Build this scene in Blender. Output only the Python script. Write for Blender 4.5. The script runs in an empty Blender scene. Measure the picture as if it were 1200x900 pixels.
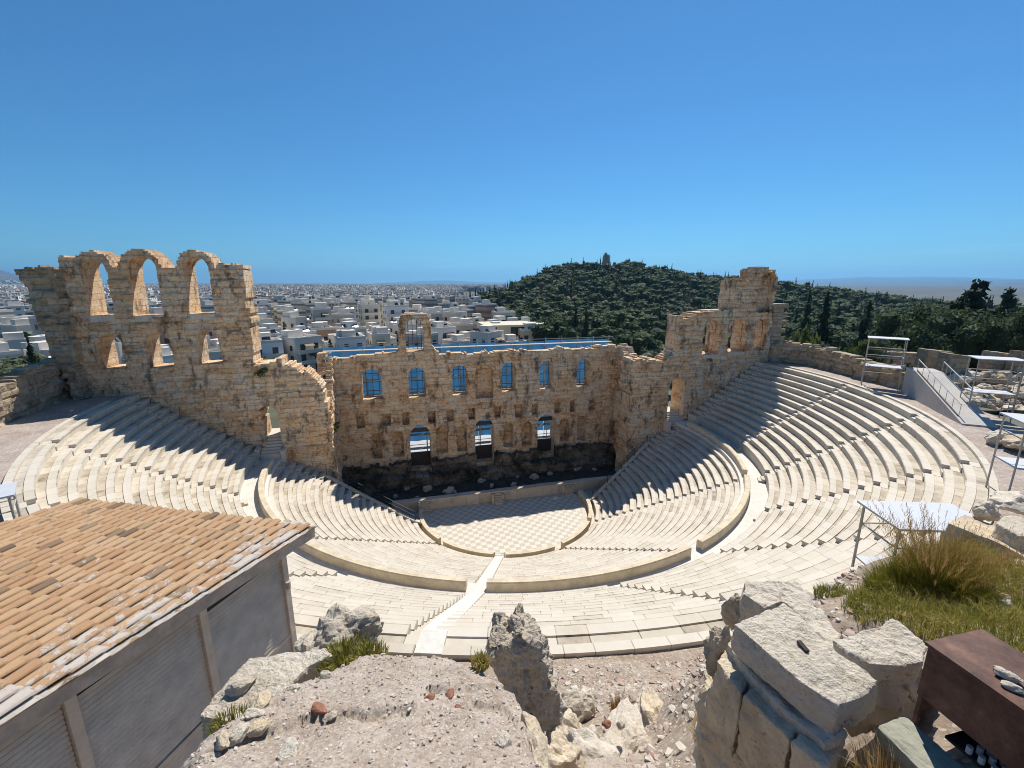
import bpy, bmesh, math, random
import numpy as np
from mathutils import Vector, Matrix, noise

S = bpy.context.scene
COL = S.collection
PI = math.pi
rng = np.random.default_rng(7)
random.seed(7)

# ---------------------------------------------------------------- camera
CAM = np.array([-11.72, -47.45, 26.88])
YAW, PITCH, FPX, PPX, PPY = .2535, .2250, 516., 598., 450.
FW = np.array([math.sin(YAW) * math.cos(PITCH), math.cos(YAW) * math.cos(PITCH), -math.sin(PITCH)])
RT = np.array([math.cos(YAW), -math.sin(YAW), 0.])
UP = np.cross(RT, FW)


def ray(u, v):
    return FW + (u - PPX) / FPX * RT - (v - PPY) / FPX * UP


def on_z(u, v, z):
    d = ray(u, v)
    return CAM + d * ((z - CAM[2]) / d[2])


def on_y(u, v, y):
    d = ray(u, v)
    return CAM + d * ((y - CAM[1]) / d[1])


def at(u, v, t):
    return CAM + ray(u, v) * t


def proj(P):
    q = np.asarray(P, float) - CAM
    z = q @ FW
    return PPX + FPX * (q @ RT) / z, PPY - FPX * (q @ UP) / z, z


cam = bpy.data.cameras.new('camera')
cam.sensor_width = 36
cam.lens = FPX / 1200 * 36
cam.shift_x = (600 - PPX) / 1200
cam.clip_start = .05
cam.clip_end = 90000
co = bpy.data.objects.new('camera', cam)
COL.objects.link(co)
M = Matrix.Identity(4)
for i in range(3):
    M[i][0], M[i][1], M[i][2], M[i][3] = RT[i], UP[i], -FW[i], CAM[i]
co.matrix_world = M
S.camera = co

# ---------------------------------------------------------------- materials
MATS = {}


def new_mat(name):
    m = bpy.data.materials.new(name)
    m.use_nodes = True
    nt = m.node_tree
    b = nt.nodes['Principled BSDF']
    MATS[name] = m
    return m, nt, b


def nd(nt, t, **kw):
    n = nt.nodes.new(t)
    for k, v in kw.items():
        setattr(n, k, v)
    return n


def ramp(nt, fac, stops, interp='LINEAR'):
    r = nd(nt, 'ShaderNodeValToRGB')
    r.color_ramp.interpolation = interp
    e = r.color_ramp.elements
    while len(e) > 1:
        e.remove(e[0])
    e[0].position = stops[0][0]
    e[0].color = (*stops[0][1], 1)
    for p, c in stops[1:]:
        x = e.new(p)
        x.color = (*c, 1)
    nt.links.new(fac, r.inputs[0])
    return r.outputs[0]


def tex(nt, scale, detail=4, rough=.55, co='Object', stretch=None, dist=0.):
    n = nd(nt, 'ShaderNodeTexNoise')
    n.inputs['Scale'].default_value = scale
    n.inputs['Detail'].default_value = detail
    n.inputs['Roughness'].default_value = rough
    n.inputs['Distortion'].default_value = dist
    c = coords(nt, co)
    if stretch:
        mp = nd(nt, 'ShaderNodeMapping')
        mp.inputs['Scale'].default_value = stretch
        nt.links.new(c, mp.inputs[0])
        c = mp.outputs[0]
    nt.links.new(c, n.inputs['Vector'])
    return n.outputs['Fac']


def coords(nt, co='Object'):
    if co == 'World':
        for n in nt.nodes:
            if n.type == 'NEW_GEOMETRY':
                return n.outputs['Position']
        return nd(nt, 'ShaderNodeNewGeometry').outputs['Position']
    for n in nt.nodes:
        if n.type == 'TEX_COORD':
            return n.outputs[co]
    return nd(nt, 'ShaderNodeTexCoord').outputs[co]


def mix(nt, fac, a, b, mode='MIX'):
    n = nd(nt, 'ShaderNodeMix', data_type='RGBA', blend_type=mode)
    for k, v in ((0, fac), (6, a), (7, b)):
        if hasattr(v, 'links'):
            nt.links.new(v, n.inputs[k])
        elif isinstance(v, (int, float)):
            n.inputs[k].default_value = v
        else:
            n.inputs[k].default_value = (*v, 1)
    return n.outputs[2]


def mth(nt, op, a, b=0., c=None, clamp=False):
    n = nd(nt, 'ShaderNodeMath', operation=op, use_clamp=clamp)
    for k, v in enumerate((a, b, c)):
        if v is None:
            continue
        if hasattr(v, 'links'):
            nt.links.new(v, n.inputs[k])
        else:
            n.inputs[k].default_value = v
    return n.outputs[0]


def attr(nt, name='tint'):
    n = nd(nt, 'ShaderNodeAttribute')
    n.attribute_name = name
    return n.outputs['Fac']


def bump(nt, b, h, strength=.4, dist=.05):
    n = nd(nt, 'ShaderNodeBump')
    n.inputs['Strength'].default_value = strength
    n.inputs['Distance'].default_value = dist
    nt.links.new(h, n.inputs['Height'])
    nt.links.new(n.outputs[0], b.inputs['Normal'])


def simple(name, col, rough=.8, metal=0., nscale=None, namp=.25, bstr=0., co='Object'):
    m, nt, b = new_mat(name)
    b.inputs['Roughness'].default_value = rough
    b.inputs['Metallic'].default_value = metal
    b.inputs['Base Color'].default_value = (*col, 1)
    if nscale:
        f = tex(nt, nscale, 6, .65, co)
        lo = tuple(x * (1 - namp) for x in col)
        hi = tuple(min(1, x * (1 + namp)) for x in col)
        nt.links.new(ramp(nt, f, [(.3, lo), (.7, hi)]), b.inputs['Base Color'])
        if bstr:
            bump(nt, b, f, bstr, .5 / nscale)
    return m


def stone_mat(name, stops, big, bigscale=.25, fine=3., bstr=.6, bdist=.08, pits=.5, rough=.9, co='World', streak=None, bricks=None):
    """block tint picks a stone colour, large noise adds weathering patches, fine noise the grain"""
    m, nt, b = new_mat(name)
    b.inputs['Roughness'].default_value = rough
    b.inputs['Specular IOR Level'].default_value = .2
    t = attr(nt)
    f = tex(nt, fine, 8, .68, co)
    mort = None
    if bricks:
        wob = nd(nt, 'ShaderNodeTexNoise')
        wob.inputs['Scale'].default_value = 1.1
        wob.inputs['Detail'].default_value = 4
        nt.links.new(coords(nt, co), wob.inputs['Vector'])
        add = nd(nt, 'ShaderNodeVectorMath', operation='MULTIPLY_ADD')
        add.inputs[1].default_value = (1.1, 1.1, .42)
        nt.links.new(wob.outputs['Color'], add.inputs[0])
        nt.links.new(coords(nt, co), add.inputs[2])
        sx = nd(nt, 'ShaderNodeSeparateXYZ')
        nt.links.new(add.outputs[0], sx.inputs[0])
        cx = nd(nt, 'ShaderNodeCombineXYZ')
        nt.links.new(mth(nt, 'ADD', sx.outputs[0], sx.outputs[1]), cx.inputs[0])
        nt.links.new(sx.outputs[2], cx.inputs[1])
        bk = nd(nt, 'ShaderNodeTexBrick')
        bk.offset = .5
        bk.squash = .8
        bk.squash_frequency = 3
        bk.inputs['Color1'].default_value = (0, 0, 0, 1)
        bk.inputs['Color2'].default_value = (1, 1, 1, 1)
        bk.inputs['Mortar'].default_value = (.5, .5, .5, 1)
        bk.inputs['Scale'].default_value = 1
        bk.inputs['Mortar Size'].default_value = .03
        bk.inputs['Mortar Smooth'].default_value = .6
        bk.inputs['Brick Width'].default_value, bk.inputs['Row Height'].default_value = bricks
        nt.links.new(cx.outputs[0], bk.inputs['Vector'])
        sc = nd(nt, 'ShaderNodeSeparateColor')
        nt.links.new(bk.outputs['Color'], sc.inputs[0])
        t = mth(nt, 'ADD', mth(nt, 'MULTIPLY', t, .45), mth(nt, 'MULTIPLY', sc.outputs[0], .55))
        mort = mth(nt, 'MULTIPLY', bk.outputs['Fac'], mth(nt, 'MULTIPLY_ADD', tex(nt, .7, 5, .65, co), 3.0, -1.0, True))
    base = ramp(nt, mth(nt, 'ADD', mth(nt, 'MULTIPLY', t, .62), mth(nt, 'MULTIPLY_ADD', f, 1.35, -.46)), stops)
    g = tex(nt, bigscale, 6, .62, co, dist=.4)
    for k, (lo, hi, c, a) in enumerate(big):
        msk = nd(nt, 'ShaderNodeMapRange')
        msk.inputs['From Min'].default_value = lo
        msk.inputs['From Max'].default_value = hi
        src = g if k == 0 else tex(nt, bigscale * (1.9 + k), 7, .66, co, stretch=streak)
        nt.links.new(src, msk.inputs[0])
        base = mix(nt, mth(nt, 'MULTIPLY', msk.outputs[0], a), base, c)
    if pits:
        v = nd(nt, 'ShaderNodeTexVoronoi')
        v.inputs['Scale'].default_value = fine * 2.2
        nt.links.new(coords(nt, co), v.inputs['Vector'])
        pm = nd(nt, 'ShaderNodeMapRange')
        pm.inputs['From Min'].default_value = .27
        pm.inputs['From Max'].default_value = .10
        nt.links.new(v.outputs['Distance'], pm.inputs[0])
        pk = mth(nt, 'MULTIPLY', pm.outputs[0], mth(nt, 'GREATER_THAN', tex(nt, fine * .6, 3, .5, co), .52))
        base = mix(nt, mth(nt, 'MULTIPLY', pk, pits), base, (.12, .09, .065))
    if mort is not None:
        base = mix(nt, mth(nt, 'MULTIPLY', mort, .62), base, (.12, .08, .05))
    nt.links.new(base, b.inputs['Base Color'])
    if mort is not None:
        f = mth(nt, 'SUBTRACT', mth(nt, 'ADD', f, mth(nt, 'MULTIPLY', sc.outputs[0], .5)), mth(nt, 'MULTIPLY', mort, .6))
    h = mth(nt, 'ADD', f, mth(nt, 'MULTIPLY', tex(nt, fine * 4, 5, .7, co), .35))
    bump(nt, b, h, bstr, bdist)
    return m


# ---------------------------------------------------------------- objects
OFF = {}


def tag(o, label=None, cat=None, group=None, kind=None):
    if label:
        o['label'] = label
    if cat:
        o['category'] = cat
    if group:
        o['group'] = group
    if kind:
        o['kind'] = kind
    return o


def empty(name, loc, label, cat, group=None):
    o = bpy.data.objects.new(name, None)
    o.empty_display_size = .3
    COL.objects.link(o)
    o.location = tuple(float(x) for x in loc)
    OFF[o.name] = np.array(loc, float)
    return tag(o, label, cat, group, 'thing')


class MB:
    """collects polygons (world coordinates), builds one mesh object"""

    def __init__(self):
        self.v, self.f, self.t, self.uv = [], [], [], None
        self.n = 0

    def add(self, vs, fs, tint=0.):
        vs = np.asarray(vs, float).reshape(-1, 3)
        self.v.append(vs)
        n = self.n
        self.f.extend([tuple(int(i) + n for i in f) for f in fs])
        if np.isscalar(tint):
            self.t.extend([float(tint)] * len(fs))
        else:
            self.t.extend([float(x) for x in tint])
        self.n += len(vs)
        return self

    def box(self, c, s, rz=0., tint=0., jit=0., M3=None):
        sx, sy, sz = s[0] / 2, s[1] / 2, s[2] / 2
        vs = np.array([(x, y, z) for z in (-sz, sz) for x, y in ((-sx, -sy), (sx, -sy), (sx, sy), (-sx, sy))])
        if jit:
            vs = vs + rng.uniform(-jit, jit, vs.shape)
        if M3 is not None:
            vs = vs @ np.asarray(M3).T
        elif rz:
            c_, s_ = math.cos(rz), math.sin(rz)
            vs = np.c_[vs[:, 0] * c_ - vs[:, 1] * s_, vs[:, 0] * s_ + vs[:, 1] * c_, vs[:, 2]]
        return self.add(vs + np.asarray(c, float), [(3, 2, 1, 0), (4, 5, 6, 7), (0, 1, 5, 4), (1, 2, 6, 5), (2, 3, 7, 6), (3, 0, 4, 7)], tint)

    def bar(self, p, q, w, h=None, tint=0., upv=(0, 0, 1)):
        p, q = np.asarray(p, float), np.asarray(q, float)
        d = q - p
        L = np.linalg.norm(d)
        d = d / L
        u = np.asarray(upv, float)
        if abs(d @ u) > .98:
            u = np.array([1., 0, 0])
        s = np.cross(d, u)
        s /= np.linalg.norm(s)
        u = np.cross(s, d)
        return self.box((p + q) / 2, (L, w, h or w), M3=np.array([d, s, u]).T, tint=tint)

    def tube(self, p, q, r, n=6, tint=0., r2=None):
        p, q = np.asarray(p, float), np.asarray(q, float)
        d = (q - p) / np.linalg.norm(q - p)
        u = np.array([0, 0, 1.]) if abs(d[2]) < .9 else np.array([1., 0, 0])
        s = np.cross(d, u)
        s /= np.linalg.norm(s)
        u = np.cross(s, d)
        a = np.arange(n) * 2 * PI / n
        ring = np.cos(a)[:, None] * s + np.sin(a)[:, None] * u
        vs = np.r_[p + ring * r, q + ring * (r if r2 is None else r2)]
        fs = [(i, (i + 1) % n, n + (i + 1) % n, n + i) for i in range(n)] + [tuple(range(n))[::-1], tuple(range(n, 2 * n))]
        return self.add(vs, fs, tint)

    def prism(self, pts, z0, z1, tint=0.):
        pts = [tuple(p[:2]) for p in pts]
        n = len(pts)
        area = sum(pts[i][0] * pts[(i + 1) % n][1] - pts[(i + 1) % n][0] * pts[i][1] for i in range(n))
        if area < 0:
            pts = pts[::-1]
        vs = [(x, y, z0) for x, y in pts] + [(x, y, z1) for x, y in pts]
        fs = [tuple(range(n))[::-1], tuple(range(n, 2 * n))] + [(i, (i + 1) % n, n + (i + 1) % n, n + i) for i in range(n)]
        return self.add(vs, fs, tint)

    def build(self, name, mat, parent=None, smooth=False, loc=None, uv=None):
        V = np.concatenate(self.v) if self.v else np.zeros((0, 3))
        off = np.zeros(3)
        if parent is not None:
            off = OFF.get(parent.name, np.zeros(3))
        elif loc is not None:
            off = np.asarray(loc, float)
        me = bpy.data.meshes.new(name)
        me.from_pydata((V - off).tolist(), [], self.f)
        a = me.attributes.new('tint', 'FLOAT', 'FACE')
        a.data.foreach_set('value', np.asarray(self.t, np.float32))
        if uv is not None:
            l = me.uv_layers.new(name='UVMap')
            l.data.foreach_set('uv', np.asarray(uv, np.float32).ravel())
        if smooth:
            me.polygons.foreach_set('use_smooth', np.ones(len(me.polygons), bool))
        me.update()
        o = bpy.data.objects.new(name, me)
        COL.objects.link(o)
        if mat is not None:
            me.materials.append(MATS[mat] if isinstance(mat, str) else mat)
        if parent is not None:
            o.parent = parent
            OFF[o.name] = off
        elif loc is not None:
            o.location = tuple(off)
            OFF[o.name] = off
        else:
            OFF[o.name] = off
        return o


def np_mesh(name, V, F, mat, tint=None, smooth=False, uv=None):
    """fast mesh from numpy arrays (all faces of one size)"""
    V = np.asarray(V, np.float32)
    F = np.asarray(F, np.int32)
    k = F.shape[1]
    me = bpy.data.meshes.new(name)
    me.vertices.add(len(V))
    me.vertices.foreach_set('co', V.ravel())
    me.loops.add(F.size)
    me.loops.foreach_set('vertex_index', F.ravel())
    me.polygons.add(len(F))
    me.polygons.foreach_set('loop_start', np.arange(0, F.size, k, dtype=np.int32))
    me.polygons.foreach_set('loop_total', np.full(len(F), k, np.int32))
    me.polygons.foreach_set('use_smooth', np.full(len(F), bool(smooth)))
    if tint is not None:
        a = me.attributes.new('tint', 'FLOAT', 'FACE')
        a.data.foreach_set('value', np.asarray(tint, np.float32))
    if uv is not None:
        l = me.uv_layers.new(name='UVMap')
        l.data.foreach_set('uv', np.asarray(uv, np.float32).ravel())
    me.update(calc_edges=True)
    me.validate()
    if mat:
        me.materials.append(MATS[mat])
    return me


def link(name, me, parent=None, loc=None):
    o = bpy.data.objects.new(name, me)
    COL.objects.link(o)
    if parent is not None:
        o.parent = parent
    if loc is not None:
        o.location = tuple(float(x) for x in loc)
    return o


def grid_mesh(name, X, Y, Z, mat, smooth=True, tint=None):
    n, m = X.shape
    V = np.stack([X, Y, Z], -1).reshape(-1, 3)
    i = np.arange(n * m).reshape(n, m)
    F = np.stack([i[:-1, :-1], i[1:, :-1], i[1:, 1:], i[:-1, 1:]], -1).reshape(-1, 4)
    return np_mesh(name, V, F, mat, smooth=smooth, tint=tint)


def vnoise(x, y, seed=0):
    """smooth value noise, vectorised"""
    x = np.asarray(x, float) + seed * 17.3
    y = np.asarray(y, float) - seed * 9.1
    xi, yi = np.floor(x).astype(np.int64), np.floor(y).astype(np.int64)
    fx, fy = x - xi, y - yi
    fx, fy = fx * fx * (3 - 2 * fx), fy * fy * (3 - 2 * fy)

    def h(a, b):
        return hash2(a, b, seed)
    return (h(xi, yi) * (1 - fx) + h(xi + 1, yi) * fx) * (1 - fy) + (h(xi, yi + 1) * (1 - fx) + h(xi + 1, yi + 1) * fx) * fy


def hash2(a, b, seed=0):
    n = (np.asarray(a, np.int64) * 374761393 + np.asarray(b, np.int64) * 668265263 + seed * 974711) & 0x7fffffff
    n = ((n ^ (n >> 13)) * 1274126177) & 0x7fffffff
    n = ((n ^ (n >> 15)) * 1103515245 + 12345) & 0x7fffffff
    return ((n ^ (n >> 16)) & 0xffff) / 65535.


def fbm(x, y, seed=0, octv=4, gain=.5):
    s, a, t = 0., 1., 0.
    for o in range(octv):
        s = s + a * vnoise(x * 2 ** o, y * 2 ** o, seed + o)
        t += a
        a *= gain
    return s / t


ORD = ['zeroth', 'first', 'second', 'third', 'fourth', 'fifth', 'sixth', 'seventh', 'eighth', 'ninth', 'tenth', 'eleventh', 'twelfth',
       'thirteenth', 'fourteenth', 'fifteenth', 'sixteenth', 'seventeenth', 'eighteenth', 'nineteenth', 'twentieth']


def ordw(k):
    tens = {2: 'twenty', 3: 'thirty', 4: 'forty', 5: 'fifty', 6: 'sixty', 7: 'seventy', 8: 'eighty', 9: 'ninety'}
    if k <= 20:
        return ORD[k]
    if k % 10 == 0:
        return tens[k // 10][:-1] + 'ieth'
    return tens[k // 10] + '-' + ORD[k % 10]
# ================================================================ THEATRE
# marble of the seats: cream blocks, rain-greyed in places
m, nt, b = new_mat('marble')
b.inputs['Roughness'].default_value = .75
b.inputs['Specular IOR Level'].default_value = .25
t_ = attr(nt)
f_ = tex(nt, 1.3, 7, .66, 'World')
g_ = tex(nt, .22, 5, .6, 'World')
c_ = ramp(nt, mth(nt, 'MULTIPLY_ADD', f_, .75, mth(nt, 'MULTIPLY', t_, .36)),
          [(.0, (.17, .135, .095)), (.10, (.36, .305, .23)), (.3, (.50, .44, .35)), (.55, (.575, .52, .43)), (.95, (.63, .58, .495))])
mk = nd(nt, 'ShaderNodeMapRange')
mk.inputs['From Min'].default_value = .56
mk.inputs['From Max'].default_value = .74
nt.links.new(tex(nt, .55, 8, .72, 'World', dist=.8), mk.inputs[0])
c_ = mix(nt, mth(nt, 'MULTIPLY', mk.outputs[0], .35), c_, (.42, .36, .29))
nt.links.new(c_, b.inputs['Base Color'])
bump(nt, b, mth(nt, 'ADD', f_, tex(nt, 9, 5, .7, 'World')), .25, .02)

simple('walkway_board', (.60, .57, .51), .75, 0, 1.6, .12, .2, 'World')
simple('marble_white', (.74, .72, .68), .7, 0, 2.2, .1, .2, 'World')
simple('parapet_stone', (.60, .505, .36), .85, 0, 1.1, .2, .4, 'World')
simple('kerb_stone', (.58, .50, .40), .8, 0, 1.5, .2, .3, 'World')
stone_mat('stage_marble', [(.0, (.36, .28, .20)), (.4, (.50, .41, .31)), (.9, (.60, .53, .44))], [(.55, .75, (.25, .19, .14), .6)], .5, 2.5, .4, .04)
OCHRE = [(.02, (.17, .095, .05)), (.15, (.48, .28, .145)), (.32, (.70, .44, .24)), (.54, (.82, .595, .375)), (.78, (.86, .69, .485)), (1., (.86, .77, .62))]
stone_mat('wall_stone', OCHRE, [(.50, .66, (.74, .66, .54), .65), (.545, .66, (.11, .075, .048), .85), (.55, .70, (.62, .29, .10), .55), (.57, .66, (.10, .08, .06), .7)], .24, 3.1, 1., .16, .55, streak=(1, 1, .45), bricks=(1.25, .58))
GREY = [(.02, (.20, .15, .095)), (.3, (.34, .265, .175)), (.6, (.46, .375, .265)), (1., (.57, .495, .385))]
stone_mat('pale_stone', GREY, [(.5, .7, (.36, .27, .17), .5), (.55, .7, (.10, .08, .06), .7)], .3, 2.2, 1., .12, .8, bricks=(1.3, .6))
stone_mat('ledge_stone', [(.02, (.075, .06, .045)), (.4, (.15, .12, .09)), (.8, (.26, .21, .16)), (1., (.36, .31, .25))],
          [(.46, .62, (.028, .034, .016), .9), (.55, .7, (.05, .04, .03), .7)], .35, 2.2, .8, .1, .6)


def annulus_row(mb, prof, a0f, a1f, seg=.62, tj=None, blk=1.25):
    """sweep the closed profile [(r, z), ...] between angles given per radius by a0f(r), a1f(r)"""
    n = len(prof)
    rm = np.mean([p[0] for p in prof])
    Lt = (a1f(rm) - a0f(rm)) * rm
    cuts, ct_ = [0.], []
    while cuts[-1] < Lt - 1e-6:
        bl_ = blk * rng.uniform(.7, 1.35)
        if Lt - cuts[-1] < bl_ * 1.4:
            bl_ = Lt - cuts[-1]
        tb = float(rng.uniform(0, 1))
        m_ = max(1, int(round(bl_ / seg)))
        s0_ = cuts[-1]
        for q in range(m_):
            cuts.append(s0_ + (bl_ - .035) * (q + 1) / m_)
            ct_.append(tb)
        cuts.append(s0_ + bl_)
        ct_.append(-.7)
    k = len(ct_)
    V = []
    for i in range(k + 1):
        f_i = cuts[i] / Lt
        for r, z in prof:
            a = a0f(r) + (a1f(r) - a0f(r)) * f_i
            V.append((r * math.cos(a), r * math.sin(a), z))
    F, T = [], []
    for i in range(k):
        tb0 = ct_[i]
        for j in range(n):
            tb = tb0 + (tj[j] if tj else 0)
            j2 = (j + 1) % n
            F.append((i * n + j, i * n + j2, (i + 1) * n + j2, (i + 1) * n + j))
            T.append(tb)
    F.append(tuple(range(n))[::-1])
    F.append(tuple(range(k * n, k * n + n)))
    T += [.3, .3]
    mb.add(V, [f[::-1] for f in F], T)


D = math.radians
LOW_R0, LOW_N, LOW_P, LOW_Z0, LOW_H = 10.75, 19, .745, .35, .402
UP_R0, UP_N, UP_P, UP_Z0, UP_H = 26.75, 14, .775, 8.88, .5186
DIAZ_Z = 8.38


def seat_prof(R0, p, zb, h, drop=.12):
    t = zb + h
    return [(R0 + .07, zb - drop), (R0 + .07, t - .13), (R0, t - .10), (R0, t - .012), (R0 + .05, t), (R0 + .43, t), (R0 + .445, t - .05),
            (R0 + p + .09, t - .05), (R0 + p + .09, zb - drop)]


def edge_low(r):        # where the lower tier stops, metres towards the stage
    return min(2.75, -1.75 + (r - 10.3) * .37)


HW = .43
WEDGE_UP = ['against the right-hand tower wall', 'second from the right-hand tower', 'third from the right-hand tower', 'fourth from the right-hand tower',
            'fifth from the right-hand tower', 'just right of the white walkway', 'just left of the white walkway', 'third from the three-arched tower',
            'second from the three-arched tower', 'next to the three-arched tower']


def wedge(R0, N, P, Z0, H, a0f, a1f, label, group, first_drop=.12):
    am = (a0f(R0) + a1f(R0)) / 2
    root = empty('seating_wedge', (R0 * math.cos(am), R0 * math.sin(am), Z0), label, 'seating', group)
    for k in range(N):
        r = R0 + k * P
        if a1f(r) - a0f(r) < .012:
            continue
        mb = MB()
        annulus_row(mb, seat_prof(r, P, Z0 + k * H, H, first_drop if k == 0 else .12), a0f, a1f, tj=[0, 0, -.1, -.95, .1, -.9, -.75, 0, 0])
        mb.build('seat_row', 'marble', root)
    return root


def flight(R0, N, P, Z0, H, af, label, group, w=2 * HW, pre=0, prez=0.):
    """a stairway: two steps to each row of seats"""
    am = af(R0)
    root = empty('stairway', (R0 * math.cos(am), R0 * math.sin(am), Z0), label, 'stairway', group)
    mb = MB()
    lo = []
    for q in range(pre):
        lo.append((R0 - (pre - q) * .28, R0 - (pre - q - 1) * .28, prez + (Z0 - prez) * (q + 1) / (pre + 1)))
    for k in range(N):
        for h in (0, 1):
            lo.append((R0 + (k + h * .5) * P, R0 + (k + .5 + h * .5) * P + .05, Z0 + k * H + (h + 1) * H / 2 - (.04 if h else 0)))
    for r0, r1, zt in lo:
        a = af((r0 + r1) / 2)
        mb.box(((r0 + r1) / 2 * math.cos(a), (r0 + r1) / 2 * math.sin(a), zt - .3), (r1 - r0, w + .02, .6), a, float(rng.uniform(.2, .8)))
    mb.build('steps', 'marble', root)
    return root


def side(sgn, fn):      # mirror an angle function to the other side of the house
    return fn if sgn > 0 else (lambda r: -PI - fn(r))


# ---- upper tier: ten wedges, stairs every 18 degrees
for i in range(10):
    hi, lo = -18 * i, -18 * (i + 1)
    a1 = (lambda r: D(1.8) - HW / r) if i == 0 else (lambda r, h=hi: D(h) - HW / r)
    a0 = (lambda r: D(-181.8) + HW / r) if i == 9 else (lambda r, l=lo: D(l) + HW / r)
    wedge(UP_R0, UP_N, UP_P, UP_Z0, UP_H, a0, a1, 'wedge of upper marble seats, ' + WEDGE_UP[i], 'wedges of the upper tier of seats', .8)
for sgn, nm in ((1, 'right-hand tower'), (-1, 'three-arched tower')):
    f0 = lambda r: D(1.8) + HW / r
    f1 = lambda r: math.asin(2.85 / r)
    if sgn > 0:
        wedge(UP_R0, UP_N, UP_P, UP_Z0, UP_H, f0, f1, 'narrow strip of upper seats squeezed against the ' + nm, 'strips of seats along the side walls', .8)
    else:
        wedge(UP_R0, UP_N, UP_P, UP_Z0, UP_H, side(-1, f1), side(-1, f0), 'narrow strip of upper seats squeezed against the ' + nm, 'strips of seats along the side walls', .8)
UPST = [(1.8, 'upper stairway beside the right-hand tower wall'), (-18, 'second upper stairway from the right-hand tower'), (-36, 'third upper stairway from the right-hand tower'),
        (-54, 'fourth upper stairway from the right-hand tower'), (-72, 'fifth upper stairway from the right-hand tower'), (-90, 'upper stairway just right of the white walkway'), (-108, 'upper stairway half covered by the white walkway'),
        (-126, 'upper stairway just left of the white walkway'), (-144, 'third upper stairway from the three-arched tower'), (-162, 'second upper stairway from the three-arched tower'),
        (-181.8, 'upper stairway beside the three-arched tower wall')]
for a, lb in UPST:
    flight(UP_R0, UP_N, UP_P, UP_Z0, UP_H, (lambda r, q=a: D(q)), lb, 'stairways of the upper tier', pre=2, prez=DIAZ_Z)

# ---- lower tier: five wedges
WEDGE_LOW = ['beside the stage on the shaded right side', 'second from the right', 'middle', 'left of the white walkway', 'beside the metal handrail on the left']
for i in range(5):
    hi, lo = -36 * i, -36 * (i + 1)
    endr = lambda r: (math.asin(edge_low(r) / r) if r < 20.4 else D(2.6) - HW / r)
    a1 = endr if i == 0 else (lambda r, h=hi: D(h) - HW / r)
    a0 = (lambda r: -PI - endr(r)) if i == 4 else (lambda r, l=lo: D(l) + HW / r)
    wedge(LOW_R0, LOW_N, LOW_P, LOW_Z0, LOW_H, a0, a1, 'wedge of lower marble seats, ' + WEDGE_LOW[i], 'wedges of the lower tier of seats', .5)
for sgn, nm in ((1, 'right'), (-1, 'left')):
    f0 = lambda r: D(2.6) + HW / r
    f1 = lambda r: math.asin(2.8 / r)
    a0, a1 = (f0, f1) if sgn > 0 else (side(-1, f1), side(-1, f0))
    wedge(LOW_R0 + 13 * LOW_P, 6, LOW_P, LOW_Z0 + 13 * LOW_H, LOW_H, a0, a1, f'short strip of lower seats under the {nm} side wall', 'strips of seats along the side walls')
    flight(LOW_R0 + 13 * LOW_P, 6, LOW_P, LOW_Z0 + 13 * LOW_H, LOW_H, side(sgn, lambda r: D(2.6)), f'short lower stairway along the {nm} side wall', 'stairways of the lower tier')
for a, lb in ((-36, 'lower stairway nearest the shaded right side'), (-72, 'lower stairway right of the white walkway'), (-108, 'lower stairway half covered by the white walkway'), (-144, 'lower stairway nearest the metal handrail')):
    flight(LOW_R0, LOW_N, LOW_P, LOW_Z0, LOW_H, (lambda r, q=a: D(q)), lb, 'stairways of the lower tier', pre=1, prez=0)

# side walls closing the ends of the lower tier, with a sloping white coping
for sgn, nm in ((1, 'right'), (-1, 'left')):
    mb, mc = MB(), MB()
    pts = []
    for k in range(0, 15):
        r = 10.3 + k * .735
        a = side(sgn, lambda q: math.asin(edge_low(q) / q))(r)
        pts.append((r * math.cos(a), r * math.sin(a) + .02, max(.75, LOW_Z0 + (r - LOW_R0) / LOW_P * LOW_H + .42)))
    for p, q in zip(pts[:-1], pts[1:]):
        for mm, d0, d1, z0, z1 in ((mb, .0, .42, None, -.18), (mc, -.05, .47, -.18, 0)):
            vs = []
            for (x, y, z) in (p, q):
                for d in (d0, d1):
                    vs += [(x, y + d, (-.3 if z0 is None else z + z0)), (x, y + d, z + z1)]
            mm.add(vs, [(0, 1, 5, 4), (2, 6, 7, 3), (1, 3, 7, 5), (0, 4, 6, 2), (0, 2, 3, 1), (4, 5, 7, 6)], float(rng.uniform(.2, .8)))
    root = empty('side_wall', pts[7][:2] + (0,), f'sloping stone wall closing the {nm} end of the lower seats', 'wall', 'walls closing the lower tier')
    mb.build('masonry', 'pale_stone', root)
    mc.build('coping', 'marble', root)

# parapet behind the top row of the lower tier
R_P = LOW_R0 + LOW_N * LOW_P            # 24.9
PZ = LOW_Z0 + LOW_N * LOW_H             # 7.99
root = empty('curved_parapet', (0, -R_P, DIAZ_Z), 'curved tawny stone parapet along the walkway between the two tiers of seats', 'parapet')
for i in range(5):
    hi, lo = D(-36 * i), D(-36 * (i + 1))
    g = .62 / R_P
    if i == 0:
        hi = D(2.6)
    if i == 4:
        lo = D(-182.6)
    mb = MB()
    annulus_row(mb, [(R_P - .02, PZ - .5), (R_P - .02, PZ + .98), (R_P + .05, PZ + 1.06), (R_P + .42, PZ + 1.06), (R_P + .46, PZ + .98), (R_P + .46, DIAZ_Z - .3)],
                lambda r, l=lo: l + g, lambda r, h=hi: h - g)
    mb.build('parapet_block', 'parapet_stone', root)
mb = MB()
annulus_row(mb, [(R_P - .3, DIAZ_Z - .4), (R_P - .3, DIAZ_Z), (UP_R0 + .3, DIAZ_Z), (UP_R0 + .3, DIAZ_Z - .4)], lambda r: D(-186), lambda r: D(6))
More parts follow.
